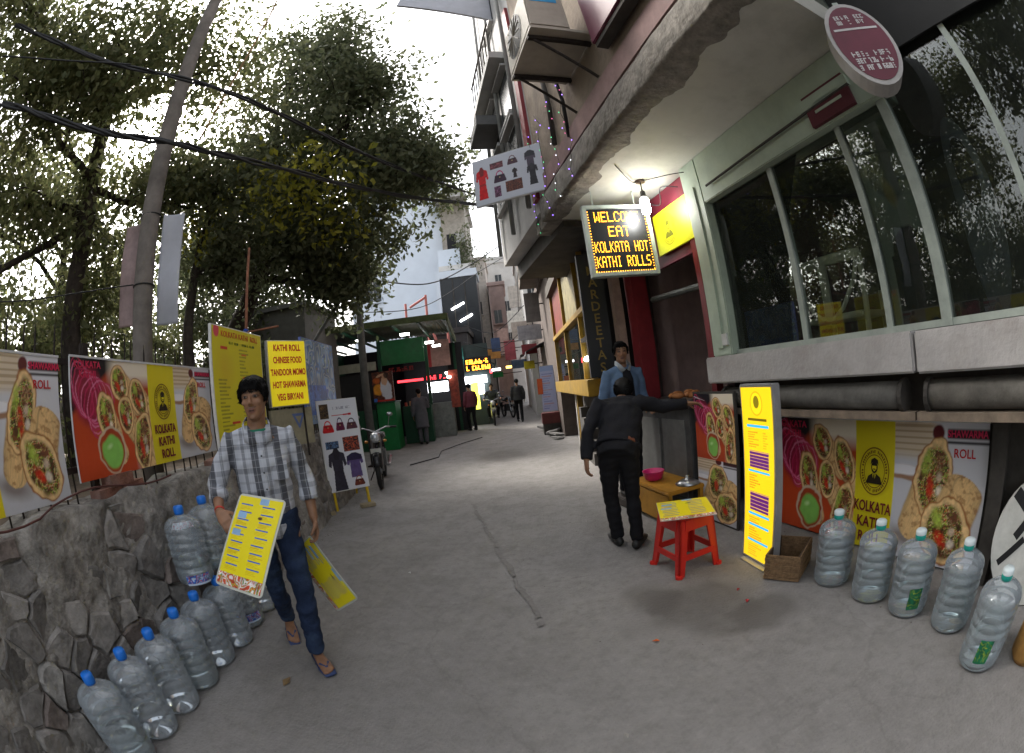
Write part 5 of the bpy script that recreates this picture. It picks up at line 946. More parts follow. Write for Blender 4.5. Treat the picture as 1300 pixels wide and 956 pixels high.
for k, (x, y, z, w_, h_, c, e_, lab) in enumerate([(-1.35, 19.6, 2.1, .5, .22, (1, .05, .06), 2.5, 'small red lit sign deep in the lane on the left'), (-1.0, 23, 2.3, .45, .12, (.9, .95, 1), 3., 'short white tube light deep in the lane'), (.75, 19, 2.3, .25, .1, (1, .95, .85), 3., 'small white lamp under the far right houses'), (-.3, 27, 2.5, .5, .15, (1, .5, .1), 2., 'tiny orange lit sign at the far end of the lane')]):
    o = MB().box(0, w_, 0, .05, 0, h_).build('lit_sign', M('lit_far_%d' % k, c, .5, emit=e_), loc=(x, y, z)); tag(o, lab, 'lit sign'); MB().cyl((w_/2, .03, h_), (w_/2, .03, h_+.5), .012, 5).build('hanger', iron, o)
for k, (x, y, z, lab) in enumerate([(.55, 14.8, 2.55, 'dark grey awning over the right side of the lane'), (.45, 18.8, 2.7, 'brown awning on the far right houses'), (-1.9, 21.2, 2.6, 'dull green awning over the far left shops')]):
    mb = MB(); mb.add([(0, 0, 0), (1.1, 0, .45), (1.1, 2.2, .45), (0, 2.2, 0), (0, 0, -.14), (0, 2.2, -.14)], [(0, 1, 2, 3), (0, 3, 5, 4)]); 
    if x < 0: mb.v = [(1.1-a_[0]*1., a_[1], a_[2]) for a_ in mb.v]
    o = mb.build('awning', M('awning_far_%d' % k, [(.05, .05, .055), (.09, .06, .04), (.04, .07, .05)][k], .8), loc=(x, y, z)); o.modifiers.new('thick', 'SOLIDIFY').thickness = .02; tag(o, lab, 'awning')
cable('lane_wire', 'dark wire slung high across the lane beyond the pale house', [(-1.8, 17.6, 3.4), (-.4, 17.9, 3.0), (.9, 18.2, 3.9)], .014)
cable('lane_wire', 'bundle of wires crossing the lane above the hanging signs', [(-2.0, 21, 4.6), (-.6, 20.4, 4.0), (.9, 19.8, 5.0)], .016, strands=3, seed=5)
cable('lane_wire', 'wires running along the brown house front into the lane', [(.5, 9.9, 4.7), (.48, 13, 4.4), (.6, 19, 4.6)], .018, strands=3, seed=6)
# debris by the steps
g = random.Random(8)
for k in range(8):
    o = MB().box(-.25, .25, -.15, .15, 0, .06).build('concrete_slab', M('debris_grey', (.26, .25, .24), .9, var=.3), loc=(g.uniform(.85, 1.35), 11.0+.33*k, .02+.05*(k % 2)), bevel=.01); o.rotation_euler = (g.uniform(-.15, .15), g.uniform(-.1, .2), g.uniform(0, 3)); o.scale = [g.uniform(.6, 1.1)]*3; tag(o, 'broken grey concrete slab in the heap before the dark house', 'slab', 'broken slabs in the heap beside the lane')
o = MB().box(-.3, .3, -.2, .2, 0, .3).build('crate', M('dark_red_crate', '#5a2a28', .7), loc=(1.0, 12.3, .3), bevel=.01); tag(o, 'dull red crate under the white roll-up banner', 'crate'); MB().box(-.28, .28, -.18, .18, -.3, 0).build('base', darkpl, o)
# ------------------------------------------------------------------ stall counter and small things on the right
steel = M('steel', (.35, .36, .37), .3, .9); 
t = thing('stall_counter', 'dark steel stall counter under the dark door beside the bending man', 'counter', PR(0, 4.05), AR)
MB().box(.0, .55, 0, 1.3, 0, 1.08).build('cabinet', M('counter_dark', (.10, .10, .10), .5, .4, var=.3), t, bevel=.01); MB().box(-.06, .6, -.05, 1.35, 1.08, 1.12).build('counter_top', M('counter_top', (.07, .065, .06), .4, .3), t); MB().box(-.008, .0, .1, .55, .15, .95).build('front_panel', M('panel_grey', (.17, .17, .165), .5, .2, var=.2), t); MB().box(-.008, .0, .62, 1.15, .15, .95).build('front_panel', M('panel_grey'), t)
o = MB().box(-.2, .2, -.28, .28, 0, .03).build('food_tray', M('tray_steel', (.3, .3, .3), .35, .8), loc=PR(.2, 4.35, 1.122), rz=AR, bevel=.006); tag(o, 'shallow steel tray of browned rolls on the stall counter', 'tray')
g = random.Random(2)
for k in range(9): q = MB().ell((0, 0, 0), (.035, .075, .03), 8, 6).build('roll', M('browned_roll', (.32, .12, .035), .6, var=.4, scale=20), o, True); q.location = (g.uniform(-.14, .14), g.uniform(-.2, .2), .05+.012*(k % 3)); q.rotation_euler = (0, 0, g.uniform(0, 3))
o = MB().add([(0, 0, 0), (.16, .02, .03), (.15, .16, .01), (-.02, .15, .04)], [(0, 1, 2, 3)]).build('paper_sheet', M('paper_white', (.6, .62, .65), .7), loc=PR(.0, 3.78, 1.15), rz=AR); o.modifiers.new('thick', 'SOLIDIFY').thickness = .002; tag(o, 'crumpled white paper on the end of the stall counter', 'paper')
t = thing('low_bench', 'low orange yellow bench under the stall counter with a pink bowl on it', 'bench', PR(-.22, 4.02), AR)
oy = M('bench_orange', (.42, .20, .02), .5, var=.2, dirt=.3); MB().box(-.2, .22, -.16, .62, .32, .36).build('seat', oy, t, bevel=.008)
MB().box(-.19, -.16, -.15, .61, .04, .31).build('front_board', oy, t)
for x in (-.17, .19):
    for y in (-.13, .59): MB().box(x-.02, x+.02, y-.02, y+.02, 0, .32).build('leg', oy, t)
o = MB().lathe([(.05, 0), (.09, .02), (.115, .10), (.118, .105), (.108, .10), (.085, .025), (0, .015)], 20, cap=False).build('pink_bowl', M('pink_plastic', (.55, .02, .14), .4), None, True, loc=PR(-.28, 4.38, .361)); tag(o, 'bright pink plastic bowl on the low orange bench', 'bowl')
o = MB().lathe([(0, .0), (.12, 0), (.125, .01), (.06, .045), (.015, .055), (.018, .08), (0, .085)], 20, cap=False).build('pot_lid', steel, None, True, loc=PR(-.12, 3.98, .361)); tag(o, 'dull steel pot lid lying on the low orange bench', 'lid')
# red plastic stool
redp = M('red_plastic', (.52, .018, .012), .38, var=.06)
t = thing('plastic_stool', 'red plastic stool with splayed legs and a yellow menu sheet on top', 'stool', (1.14, 2.92, 0), R(14))
MB().box(-.155, .155, -.155, .155, .42, .45).build('seat', redp, t, bevel=.012); 
for sx in (-1, 1):
    for sy in (-1, 1):
        mb = MB(); 
        for (ax, ay) in ((1, 0), (0, 1)):
            wt, wb = .075, .05
            def pt(tp, k): 
                z = .425 if tp else .0; r = .15 if tp else .19; return (sx*(r-(wt if tp else wb)*k*(ax)), sy*(r-(wt if tp else wb)*k*(ay)), z)
            o_ = .016; P0 = [pt(1, 0), pt(1, 1), pt(0, 1), pt(0, 0)]; ix, iy = (0, -sy*o_) if ax else (-sx*o_, 0); vs = P0+[(p[0]+ix, p[1]+iy, p[2]) for p in P0]
            mb.add(vs, [(0, 1, 2, 3), (7, 6, 5, 4), (0, 4, 5, 1), (1, 5, 6, 2), (2, 6, 7, 3), (3, 7, 4, 0)])
        mb.build('leg', redp, t, clean=True); MB().lathe([(.0, 0), (.03, 0), (.028, .02), (0, .025)], 10, c=(sx*.182, sy*.182, 0), cap=False).build('foot', redp, t)
for k in range(4):
    rz = Matrix.Rotation(k*math.pi/2, 4, 'Z'); MB().box(-.11, .11, -.160, -.148, .34, .425, rz).build('apron', redp, t); MB().box(-.15, .15, -.178, -.164, .12, .165, rz).build('stretcher', redp, t)
def menu_card(parent, w, h, seed, band=True):
    cv = Cv(w, h, 420, '#f0de1e'); g = np.random.default_rng(seed)
    for k in range(9):
        y = h*(.22+.085*k)
        for c in range(2):
            x0 = w*(.06+.5*c)+w*.04*g.random(); cv.put(cv.rm(x0, x0+w*.28, y, y+h*.016), '#2f5fc0'); menu_lines(cv, x0, x0+w*.34, y-h*.055, y-h*.008, 3, ['#d09a1c', '#c8a01c'], seed+k*3+c, 1)
    for x, y in ((.05, .55), (.08, .75), (.5, .93)): cv.put(cv.rm(w*x, w*(x+.2), h*y, h*(y+.07)), '#8fb4d8', .2, 4)
    cv.put(cv.em(w*.6, h*.78, w*.06, h*.02, 0, .3), '#5a3a20')
    if band: cv.fill(cv.rm(0, w, 0, h*.13), ['#e8e0e0', '#c8502a', '#b83a3a', '#d9a040', '#6a8a3a', '#f0eaea', '#d8c0b0'], 22, seed)
    o = cv.sheet('printed_sheet', MV('printed_board', .4), parent); return o
mc = thing('menu_card', 'yellow printed menu sheet lying on the red stool', 'menu', (1.14, 2.92, .4545), R(-12), rot=(0, 0, R(-14)))
s_ = menu_card(mc, .40, .44, 3); s_.rotation_euler = (R(-90), 0, 0); s_.location = (-.20, -.22, .004)
MB().box(-.203, .203, -.223, .223, 0, .003).build('laminate', M('laminate', (.55, .56, .5), .25), mc)
# wicker box, printed disc, wooden pot
wick = M('wicker_brown', (.20, .12, .06), .8, var=.4, scale=30, bump=.6, bscale=60); t = thing('wicker_box', 'open brown woven box beside the lit yellow menu column', 'box', PR(-.235, 2.45), AR+R(28))
t.scale = (.9, .9, .85)
for k in range(8):
    z = .012+k*.027
    MB().box(-.2, .2, -.15+(.004*(k % 2)), -.135, z, z+.024).build('weave_band', wick, t); MB().box(-.2, .2, .135, .15-(.004*(k % 2)), z, z+.024).build('weave_band', wick, t); MB().box(-.2+(.004*(k % 2)), -.185, -.134, .134, z, z+.024).build('weave_band', wick, t); MB().box(.185, .2-(.004*(k % 2)), -.134, .134, z, z+.024).build('weave_band', wick, t)
MB().box(-.18, .18, -.13, .13, .005, .015).build('base', wick, t); MB().box(-.184, .184, -.134, -.126, .015, .23).build('lining', M('lining_brown', (.08, .05, .03), .9), t); MB().box(-.184, .184, .126, .134, .015, .23).build('lining', M('lining_brown'), t)
t = thing('printed_disc', 'large round white board with black lettering leaning under the sill slab', 'board', PR(.28, .62, .0), AR-R(80))
DM = Matrix.Translation((0, 0, .36)) @ Matrix.Rotation(R(80), 4, 'X'); MB().prism(oval(40, .36, .36), -.02, .02, DM).build('board', M('disc_white', (.52, .52, .49), .55, dirt=.2), t); 
for k, (x, z, w_, h_, r_) in enumerate(((-.18, .22, .14, .07, -40), (-.06, .18, .18, .06, -38), (-.14, .08, .05, .16, -40), (-.02, .04, .16, .06, -42), (.1, .08, .1, .06, -40), (-.2, -.06, .22, .04, 40), (.02, -.1, .18, .06, -40), (.14, -.04, .12, .05, -42))):
    MB().box(-w_/2, w_/2, -h_/2, h_/2, 0, .002).build('black_stroke', M('ink_black', (.012, .012, .013), .5), t).matrix_local = DM @ Matrix.Translation((x, z, .0205)) @ Matrix.Rotation(R(r_), 4, 'Z')
scribble(t, .4, .2, M('ink_black'), (0, 0, 0), 2, 8).matrix_local = DM @ Matrix.Translation((.08, .12, .0225)) @ Matrix.Rotation(R(-38), 4, 'Z')
t = thing('wooden_pot', 'yellow brown wooden pot with a lid beside the green labelled bottle', 'pot', PR(-.22, .40), 0); MB().lathe([(.0, 0), (.10, 0), (.125, .04), (.12, .18), (.10, .21), (0, .211)], 18, cap=False).build('body', M('pot_wood', (.36, .19, .05), .6, var=.35, scale=10), t, True); MB().lathe([(.11, .212), (.115, .225), (.05, .25), (.02, .26), (0, .262)], 18, cap=False).build('lid', M('pot_yellow', (.5, .36, .05), .5), t, True)
# chair behind the shop window
creamc = M('chair_cream', (.68, .68, .54), .5, var=.1); t = thing('cream_chair', 'cream chair with a curved openwork back behind the shop window', 'chair', PR(.36, 2.47, 1.53), AR-R(90))
t.scale = (1.17, 1.0, 1.13)
def arcx(r, z, a0, a1, n=9): return [(r*math.sin(a), .12-r*.35*math.cos(a), z) for a in np.linspace(R(a0), R(a1), n)]
MB().tube(arcx(.30, .52, -80, 80), [(.035, .014)]*9, 8, flat=(0, 0, 1)).build('top_rail', creamc, t, True); MB().box(-.035, .035, .0, .02, .16, .5).build('splat', creamc, t)
for s in (-1, 1): MB().tube([(s*.28, .08, .52), (s*.24, .03, .36), (s*.13, .0, .2), (s*.04, .0, .14)], [(.02, .014)]*4, 8, flat=(0, 1, 0)).build('back_curve', creamc, t, True); MB().tube([(s*.29, .09, .52), (s*.27, .08, 0)], .022, 8).build('leg', creamc, t); MB().tube([(s*.24, .45, .3), (s*.24, .45, 0)], .02, 8).build('leg', creamc, t)
MB().box(-.27, .27, .02, .48, .13, .17).build('seat', creamc, t, bevel=.01)
# litter on the lane
for k, (x, y, c, s, lab, nm) in enumerate([(-1.42, 1.72, (.20, .13, .06), .05, 'dry brown leaf lying beside the front sandal', 'dry_leaf'), (.62, 2.0, (.6, .12, .02), .022, 'small orange petal on the lane before the stool', 'petal'), (1.28, 2.15, (.4, .02, .03), .025, 'red scrap beside the wicker box', 'paper_scrap'), (-1.05, 3.4, (.5, .5, .48), .02, 'small white scrap on the lane behind the walking man', 'paper_scrap'), (1.3, 2.32, (.35, .02, .03), .018, 'tiny red petal under the lit menu column', 'petal'), (.3, 1.3, (.3, .28, .25), .02, 'pale pebble on the open lane', 'pebble')]):
    mb = MB(); mb.add([(0, -s, .004), (s*.5, -s*.2, .012), (0, s, .006), (-s*.5, -s*.1, .014), (0, 0, .004)], [(0, 1, 4), (1, 2, 4), (2, 3, 4), (3, 0, 4)]); o = mb.build(nm, M('litter_%d' % k, c, .7), loc=(x, y, .0), rz=k*1.3); o.modifiers.new('thick', 'SOLIDIFY').thickness = .002; tag(o, lab, 'litter')

# ------------------------------------------------------------------ motorcycles
blackp = M('black_paint', (.012, .012, .014), .25, var=.2); rubber = M('tyre_rubber', (.02, .02, .02), .85); chrome = M('chrome', (.30, .30, .31), .3, 1.)
def make_moto(label, loc, rz):
    t = thing('motorcycle', label, 'motorcycle', loc, rz)       # heads along -Y
    for y in (-.62, .62):
        w_ = thing('wheel', '', ''); del w_['label'], w_['category']; w_.parent = t; w_.location = (0, y, .30)
        ax = Matrix.Rotation(R(90), 4, 'Y'); MB().tube([(0, .26*math.cos(a), .26*math.sin(a)) for a in np.linspace(0, 2*math.pi, 25)], .042, 8, cap=False).build('tyre', rubber, w_, True); MB().tube([(0, .215*math.cos(a), .215*math.sin(a)) for a in np.linspace(0, 2*math.pi, 25)], .014, 6, cap=False).build('rim', chrome, w_, True); MB().cyl((-.05, 0, 0), (.05, 0, 0), .045, 10).build('hub', chrome, w_)
        mb = MB()
        for k in range(5): a = 2*math.pi*k/5; mb.tube([(0, 0, 0), (0, .21*math.cos(a), .21*math.sin(a))], .012, 5)
        o = mb.build('spokes', chrome, w_)
    for s in (-1, 1): MB().tube([(s*.075, -.62, .30), (s*.075, -.45, .80), (s*.07, -.40, .92)], .02, 8).build('fork', chrome, t)
    MB().tube([(0, -.92, .42), (0, -.78, .62), (0, -.60, .645), (0, -.45, .60)], [(.055, .012)]*4, 8, flat=(1, 0, 0)).build('mudguard', blackp, t, True)
    MB().ell((0, -.52, .86), (.095, .09, .09), 14, 10).build('headlamp', chrome, t, True); MB().ell((0, -.575, .86), (.08, .04, .078), 14, 8).build('lens', M('lamp_lens', (.5, .52, .54), .1, .3), t, True)
    MB().tube([(-.36, -.30, 1.0), (-.2, -.36, 1.02), (0, -.40, .95), (.2, -.36, 1.02), (.36, -.30, 1.0)], .013, 8).build('handlebar', chrome, t, True)
    for s in (-1, 1): MB().tube([(s*.26, -.33, 1.01), (s*.38, -.29, 1.0)], .02, 8).build('grip', rubber, t); MB().tube([(s*.24, -.36, 1.02), (s*.28, -.38, 1.2)], .006, 6).build('mirror_stalk', chrome, t); MB().ell((s*.29, -.38, 1.23), (.055, .014, .035), 12, 6).build('mirror', chrome, t, True); MB().ell((s*.16, -.5, .80), (.035, .03, .025), 8, 6).build('indicator', M('amber', (.5, .2, .02), .3), t, True)
    MB().tube([(0, -.36, .80), (0, -.2, .86), (0, .02, .83), (0, .1, .76)], [(.08, .07), (.14, .10), (.13, .09), (.08, .06)], 12, flat=(1, 0, 0)).build('tank', blackp, t, True); MB().tube([(0, .05, .80), (0, .35, .79), (0, .75, .84)], [(.11, .04), (.13, .045), (.10, .035)], 10, flat=(1, 0, 0)).build('seat', M('seat_vinyl', (.018, .018, .018), .6), t, True)
    MB().box(-.12, .12, -.2, .2, .32, .62).build('engine', M('engine_grey', (.12, .12, .12), .4, .7), t, bevel=.03); MB().tube([(.12, -.15, .35), (.14, .2, .28), (.15, .8, .36)], [.025, .03, .045], 8).build('exhaust', chrome, t, True); MB().tube([(0, .62, .30), (0, .2, .4), (0, -.3, .45), (0, -.42, .75)], .03, 8).build('frame', blackp, t, True); MB().tube([(0, .5, .7), (0, .8, .7), (0, .95, .5)], [(.06, .012)]*3, 8, flat=(1, 0, 0)).build('rear_guard', blackp, t, True)
    MB().box(-.09, .09, -.72, -.715, .62, .70).build('number_plate', M('plate_white', (.5, .5, .45), .5), t)
    MB().tube([(-.1, .1, .3), (-.25, .16, .02)], .012, 6).build('side_stand', iron, t)
    return t
moto = make_moto('parked black motorcycle with chrome headlamp behind the sandwich board', (-2.53, 7.6, 0), R(14))
m2 = copy_tree(moto); m2.location = (-.88, 17.4, 0); m2.rotation_euler = (0, 0, R(3)); m2['label'] = 'black motorbike being ridden down the middle of the lane'
m3 = copy_tree(moto); m3.location = (-.35, 20.4, 0); m3.rotation_euler = (0, 0, R(20)); m3['label'] = 'motorbike parked far down the lane behind the rider'

# ------------------------------------------------------------------ people
def remesh(mb, name, mat, voxel, smooth_it=3, parent=None, noise_amp=0., nfreq=18., colfn=None, seed=0, shrink=None):
    me = mb.mesh(name, mat); o = bpy.data.objects.new(name, me); COL.objects.link(o)
    rm = o.modifiers.new('r', 'REMESH'); rm.mode = 'VOXEL'; rm.voxel_size = voxel; rm.adaptivity = 0; rm.use_smooth_shade = True
    s = o.modifiers.new('s', 'SMOOTH'); s.factor = .5; s.iterations = smooth_it
    dg = bpy.context.evaluated_depsgraph_get(); n = bpy.data.meshes.new_from_object(o.evaluated_get(dg)); bpy.data.objects.remove(o); bpy.data.meshes.remove(me)
    n.name = name; n.materials.clear(); n.materials.append(mat)
    N = len(n.vertices); co = np.empty(N*3, np.float32); n.vertices.foreach_get('co', co); co = co.reshape(-1, 3)
    if noise_amp:
        no = np.empty(N*3, np.float32); n.vertices.foreach_get('normal', no); no = no.reshape(-1, 3); g = np.random.default_rng(seed); d = np.zeros(N)
        for k in range(7):
            f = g.normal(size=3)*nfreq*np.array([.8, .8, 1.5]); d += np.sin(co @ f+g.random()*6.28)*np.sin(co @ (g.normal(size=3)*nfreq*.4)+g.random()*6)
        co = co+no*(noise_amp*d/2.2)[:, None].astype(np.float32); n.vertices.foreach_set('co', co.ravel().astype(np.float32))
    if colfn is not None: setcol(n, colfn(co))
    n.update(); n.polygons.foreach_set('use_smooth', np.ones(len(n.polygons), bool))
    return link(bpy.data.objects.new(name, n), parent)
def V3(*a): return Vector(a)
def hand(mb, wrist, d, pn, side, curl=.5, spread=1.):
    """palm, four fingers and thumb; d = pointing direction, pn = palm-facing normal, side = towards the thumb"""
    d = Vector(d).normalized(); pn = (Vector(pn)-d*Vector(pn).dot(d)).normalized(); sd = Vector(side); sd = (sd-d*sd.dot(d)-pn*sd.dot(pn)).normalized(); w_ = Vector(wrist)
    mb.tube([w_-d*.02, w_+d*.02, w_+d*.055, w_+d*.088], [(.026, .02), (.034, .017), (.041, .015), (.038, .012)], 10, flat=sd)
    for k, (off, L_) in enumerate(((.029, .072), (.010, .082), (-.010, .076), (-.028, .06))):
        p = w_+d*.08+sd*off; q = d; pts = [p-d*.02, p]; a = 0
        for j_, fr in enumerate((.45, .32, .23)):
            a += curl*(.55 if j_ == 0 else .75)*(1+.08*k); v = d*math.cos(a)+pn*math.sin(a); pts.append(pts[-1]+v*L_*fr*1.08)
        mb.tube(pts, [.0095, .0098, .0092, .0084, .0068], 8)
    b = w_+d*.022+sd*.03; v1 = (d*.55+sd*.7+pn*.35).normalized(); v2 = (d*.85+sd*.1+pn*(.35+.4*curl)).normalized(); mb.tube([b-sd*.012, b, b+v1*.035, b+v1*.035+v2*.032, b+v1*.035+v2*.055], [.013, .0135, .0115, .0105, .008], 8)
HEADR = [(-.114, .020, -.078, -.035), (-.10, .034, -.090, -.005), (-.075, .049, -.092, .035), (-.045, .060, -.091, .065), (0, .070, -.088, .088), (.03, .0735, -.090, .097), (.06, .0725, -.086, .097), (.09, .058, -.064, .080), (.108, .034, -.034, .046), (.116, .010, -.006, .014)]
def head(mb, mt):
    n = 20; vs = []; fs = []
    for z, hw, yf, yb in HEADR:
        cy, ry = (yf+yb)/2, (yb-yf)/2
        for k in range(n):
            a = 2*math.pi*k/n; x = hw*math.copysign(abs(math.cos(a))**.85, math.cos(a)); y = cy+ry*math.sin(a); vs.append(mt @ Vector((x, y, z)))
    for i_ in range(len(HEADR)-1):
        for k in range(n): fs.append((i_*n+k, i_*n+(k+1) % n, (i_+1)*n+(k+1) % n, (i_+1)*n+k))
    fs.append(tuple(range(n-1, -1, -1))); fs.append(tuple((len(HEADR)-1)*n+k for k in range(n))); mb.add(vs, fs)
    def E(c, r): mb.ell(c, r, 10, 7, mt)
    mb.tube([mt @ Vector(p) for p in ((0, -.084, .028), (0, -.098, .004), (0, -.108, -.018), (0, -.094, -.032))], [.006, .0075, .0105, .006], 8)
    for s in (-1, 1):
        E((s*.012, -.093, -.026), (.0075, .010, .007)); E((s*.030, -.081, .034), (.022, .008, .007)); E((s*.073, .012, -.002), (.010, .020, .031)); E((s*.042, -.072, -.018), (.018, .014, .016)); E((s*.031, -.080, .013), (.013, .009, .009))
    E((0, -.091, -.054), (.023, .009, .0065)); E((0, -.089, -.068), (.02, .009, .007)); E((0, -.085, -.098), (.02, .012, .012))
def face_paint(base, mt, stubble=.25, open_mouth=True):
    inv = np.array(mt.inverted())
    def f(co):
        h = co @ inv[:3, :3].T+inv[:3, 3]; x, y, z = h[:, 0], h[:, 1], h[:, 2]; c = np.tile(np.array(base), (len(co), 1)); c *= (1+.12*(np.sin(co[:, 0]*90)*np.sin(co[:, 2]*70+co[:, 1]*60)))[:, None]
        fr = (np.abs(z) < .13) & (np.abs(x) < .1) & (y < -.03)
        def mixc(m, col, k): c[:] = c*(1-(m*k)[:, None])+np.array(col)*(m*k)[:, None]
        ax = np.abs(x); mixc(fr*np.exp(-((z-.036-.1*(.03-ax)*0)/.0065)**2)*(ax > .010)*(ax < .054), (.015, .010, .008), .85)
        e = ((ax-.031)/.016)**2+((z-.013)/.0075)**2; mixc(fr*(e < 1.6)*1., (.06, .03, .02), .75); mixc(fr*(e < .5)*1., (.30, .27, .24), .8); mixc(fr*((((ax-.030)/.0075)**2+((z-.0135)/.0075)**2) < 1), (.012, .008, .006), 1.)
        l = (x/.026)**2+((z+.060)/.014)**2; mixc(fr*(l < 1)*(y < -.07), (.17, .065, .055), .75)
        if open_mouth: mixc(fr*(((x/.016)**2+((z+.061)/.0045)**2) < 1), (.015, .008, .008), .95)
        mixc(fr*(((x/.03)**2+((z+.0435)/.0065)**2) < 1)*(y < -.07), (.02, .014, .012), stubble*2)
        mixc(fr*(((x/.007)**2+((z+.033)/.004)**2) < 4)*(y < -.085), np.array(base)*.6, .5)
        mixc((z < -.085)*(z > -.13)*(ax < .05)*(y < 0), (.03, .02, .016), stubble*.5)
        return np.clip(c, 0, 1)
    return f
skin_m = None
def skinmat(name):
    m = MV(name, .55, spec=.4); b = m.node_tree.nodes['Principled BSDF']; b.inputs['Subsurface Weight'].default_value = .08; b.inputs['Subsurface Radius'].default_value = (.02, .008, .005); return m
def hair_shape(mb, mt, style=0):
    def E(c, r): mb.ell(c, r, 14, 9, mt)
    E((0, .018, .052), (.084, .102, .079)); E((0, .06, .01), (.072, .054, .07))
    for s in (-1, 1): E((s*.072, -.005, .032), (.018, .058, .045))
    E((0, -.02, .075), (.074, .07, .046))
    if style == 0: E((.0, -.066, .060), (.066, .028, .022)); E((.004, -.058, .088), (.062, .036, .026)); E((-.03, -.074, .072), (.028, .017, .021)); E((.036, -.07, .074), (.026, .018, .021)); E((.058, -.045, .052), (.016, .026, .03)); E((-.058, -.045, .052), (.016, .026, .03)); E((.005, -.084, .066), (.018, .010, .014))
hairm = M('black_hair', (.004, .0035, .0035), .6, var=.4, scale=90, bump=.35, bscale=110, spec=.15)
def human(name, label, loc, rz, J, cloth, vox=.0052, skincol=(.27, .14, .08), hair=0, extra=None, far=False):
    """J: joint positions in the figure's own metres; one continuous body, clothes and hair over it"""
    t = thing(name, label, 'person', loc, rz); k = lambda n_: Vector(J[n_])
    P, Cc, Nk = k('pelvis'), k('chest'), k('neck'); side = (k('shL')-k('shR')).normalized(); hs_ = (k('hipL')-k('hipR')).normalized()
    mt = Matrix.Translation(k('head')) @ Euler(J['headrot']).to_matrix().to_4x4()
    mb = MB(); head(mb, mt)
    mb.tube([Nk-(k('head')-Nk)*.45, Nk+(k('head')-Nk)*.1, k('head')+mt.to_3x3() @ Vector((0, .025, -.04))], [.066, .056, .055], 12)
    mid = (P+Cc)/2
    spine = [P-(Cc-P)*.18, P, mid, Cc, Cc+(Nk-Cc)*.6, Nk]; mb.tube(spine, [(.14, .10), (.15, .105), (.13, .095), (.155, .105), (.14, .085), (.06, .055)], 16, flat=side)
    for s in 'LR':
        sh, el, wr = k('sh'+s), k('el'+s), k('wr'+s); mb.tube([sh-(sh-Cc)*.35, sh, sh+(el-sh)*.5, el, el+(wr-el)*.35, wr], [.045, .048, .042, .036, .036, .026], 12)
        hd = J['hand'+s]; hand(mb, wr, *hd)
        hp, kn, an = k('hip'+s), k('kn'+s), k('an'+s); mb.tube([hp+V3(0, 0, .05), hp, hp+(kn-hp)*.5, kn, kn+(an-kn)*.3, kn+(an-kn)*.65, an], [.07, .078, .068, .05, .05, .042, .033], 14)
        td = Vector(J['toe'+s]).normalized(); lat = td.cross(V3(0, 0, 1)).normalized(); heel = an+V3(0, 0, -.045)-td*.035
        mb.tube([heel-td*.015, heel+td*.02, heel+td*.08, heel+td*.15, heel+td*.205], [(.024, .024), (.032, .034), (.036, .028), (.042, .018), (.036, .012)], 10, flat=lat)
        if not far:
            for q_, (off, ln) in enumerate(((.026, .235), (.011, .24), (-.004, .235), (-.018, .225), (-.031, .21))): sgn = 1 if s == 'R' else -1; mb.tube([heel+td*.17+lat*off*sgn*-1+V3(0, 0, -.004), heel+td*ln+lat*off*sgn*-1*1.08+V3(0, 0, -.008)], [.011 if q_ else .014, .009 if q_ else .012], 8)
    remesh(mb, 'body', skinmat('skin'), vox, 3, t, colfn=face_paint(skincol, mt))
    mb = MB(); hair_shape(mb, mt, hair); ho = remesh(mb, 'hair', hairm, min(vox, .007), 3, t, .0012, 70., seed=4)
    if not far:
        co = np.array([v.co[:] for v in ho.data.vertices]); no = np.array([v.normal[:] for v in ho.data.vertices]); g = np.random.default_rng(3); ids = g.integers(0, len(co), 4200); c0 = np.array(mt @ Vector((0.01, .02, .13))); fwd = np.array((mt.to_3x3() @ Vector((-.35, -.5, 0)))[:])
        d = co[ids]-c0; d[:, 2] -= .05; d += fwd*.04; n_ = no[ids]; d -= n_*(d*n_).sum(1)[:, None]*.85; d /= np.linalg.norm(d, axis=1)[:, None]+1e-6; u = np.cross(d, n_); u /= np.linalg.norm(u, axis=1)[:, None]+1e-6; L_ = (.012+.018*g.random(len(ids)))[:, None]; b0 = co[ids]-n_*.003; w0 = .0016*u
        Vh = np.stack([b0-w0, b0+w0, b0+d*L_*.6+n_*.004+w0*.7, b0+d*L_+n_*.002, b0+d*L_*.6+n_*.004-w0*.7], 1).reshape(-1, 3); Fh = np.arange(len(Vh)).reshape(-1, 5)
        so_ = link(bpy.data.objects.new('hair_strands', fast_mesh('hair_strands', Vh, Fh, hairm)), t); so_['kind'] = 'stuff'
    # top garment
    mb = MB(); c = cloth; sp = [P+(Cc-P)*c.get('hem', -.28), P-(Cc-P)*.05, P+(Cc-P)*.35, mid+(Cc-mid)*.4, Cc, Cc+(Nk-Cc)*.55, Cc+(Nk-Cc)*.88]
    b_ = c.get('bulk', 1.); mb.tube(sp, [(.178*b_, .128*b_), (.172*b_, .125*b_), (.16*b_, .118*b_), (.165*b_, .12*b_), (.178*b_, .123*b_), (.155*b_, .098*b_), (.075, .07)], 20, flat=side)
    mb.tube([k('shL')+V3(0, 0, -.015), Cc+(Nk-Cc)*.72+side*.06, Cc+(Nk-Cc)*.72-side*.06, k('shR')+V3(0, 0, -.015)], [.058*b_, .062*b_, .062*b_, .058*b_], 14)
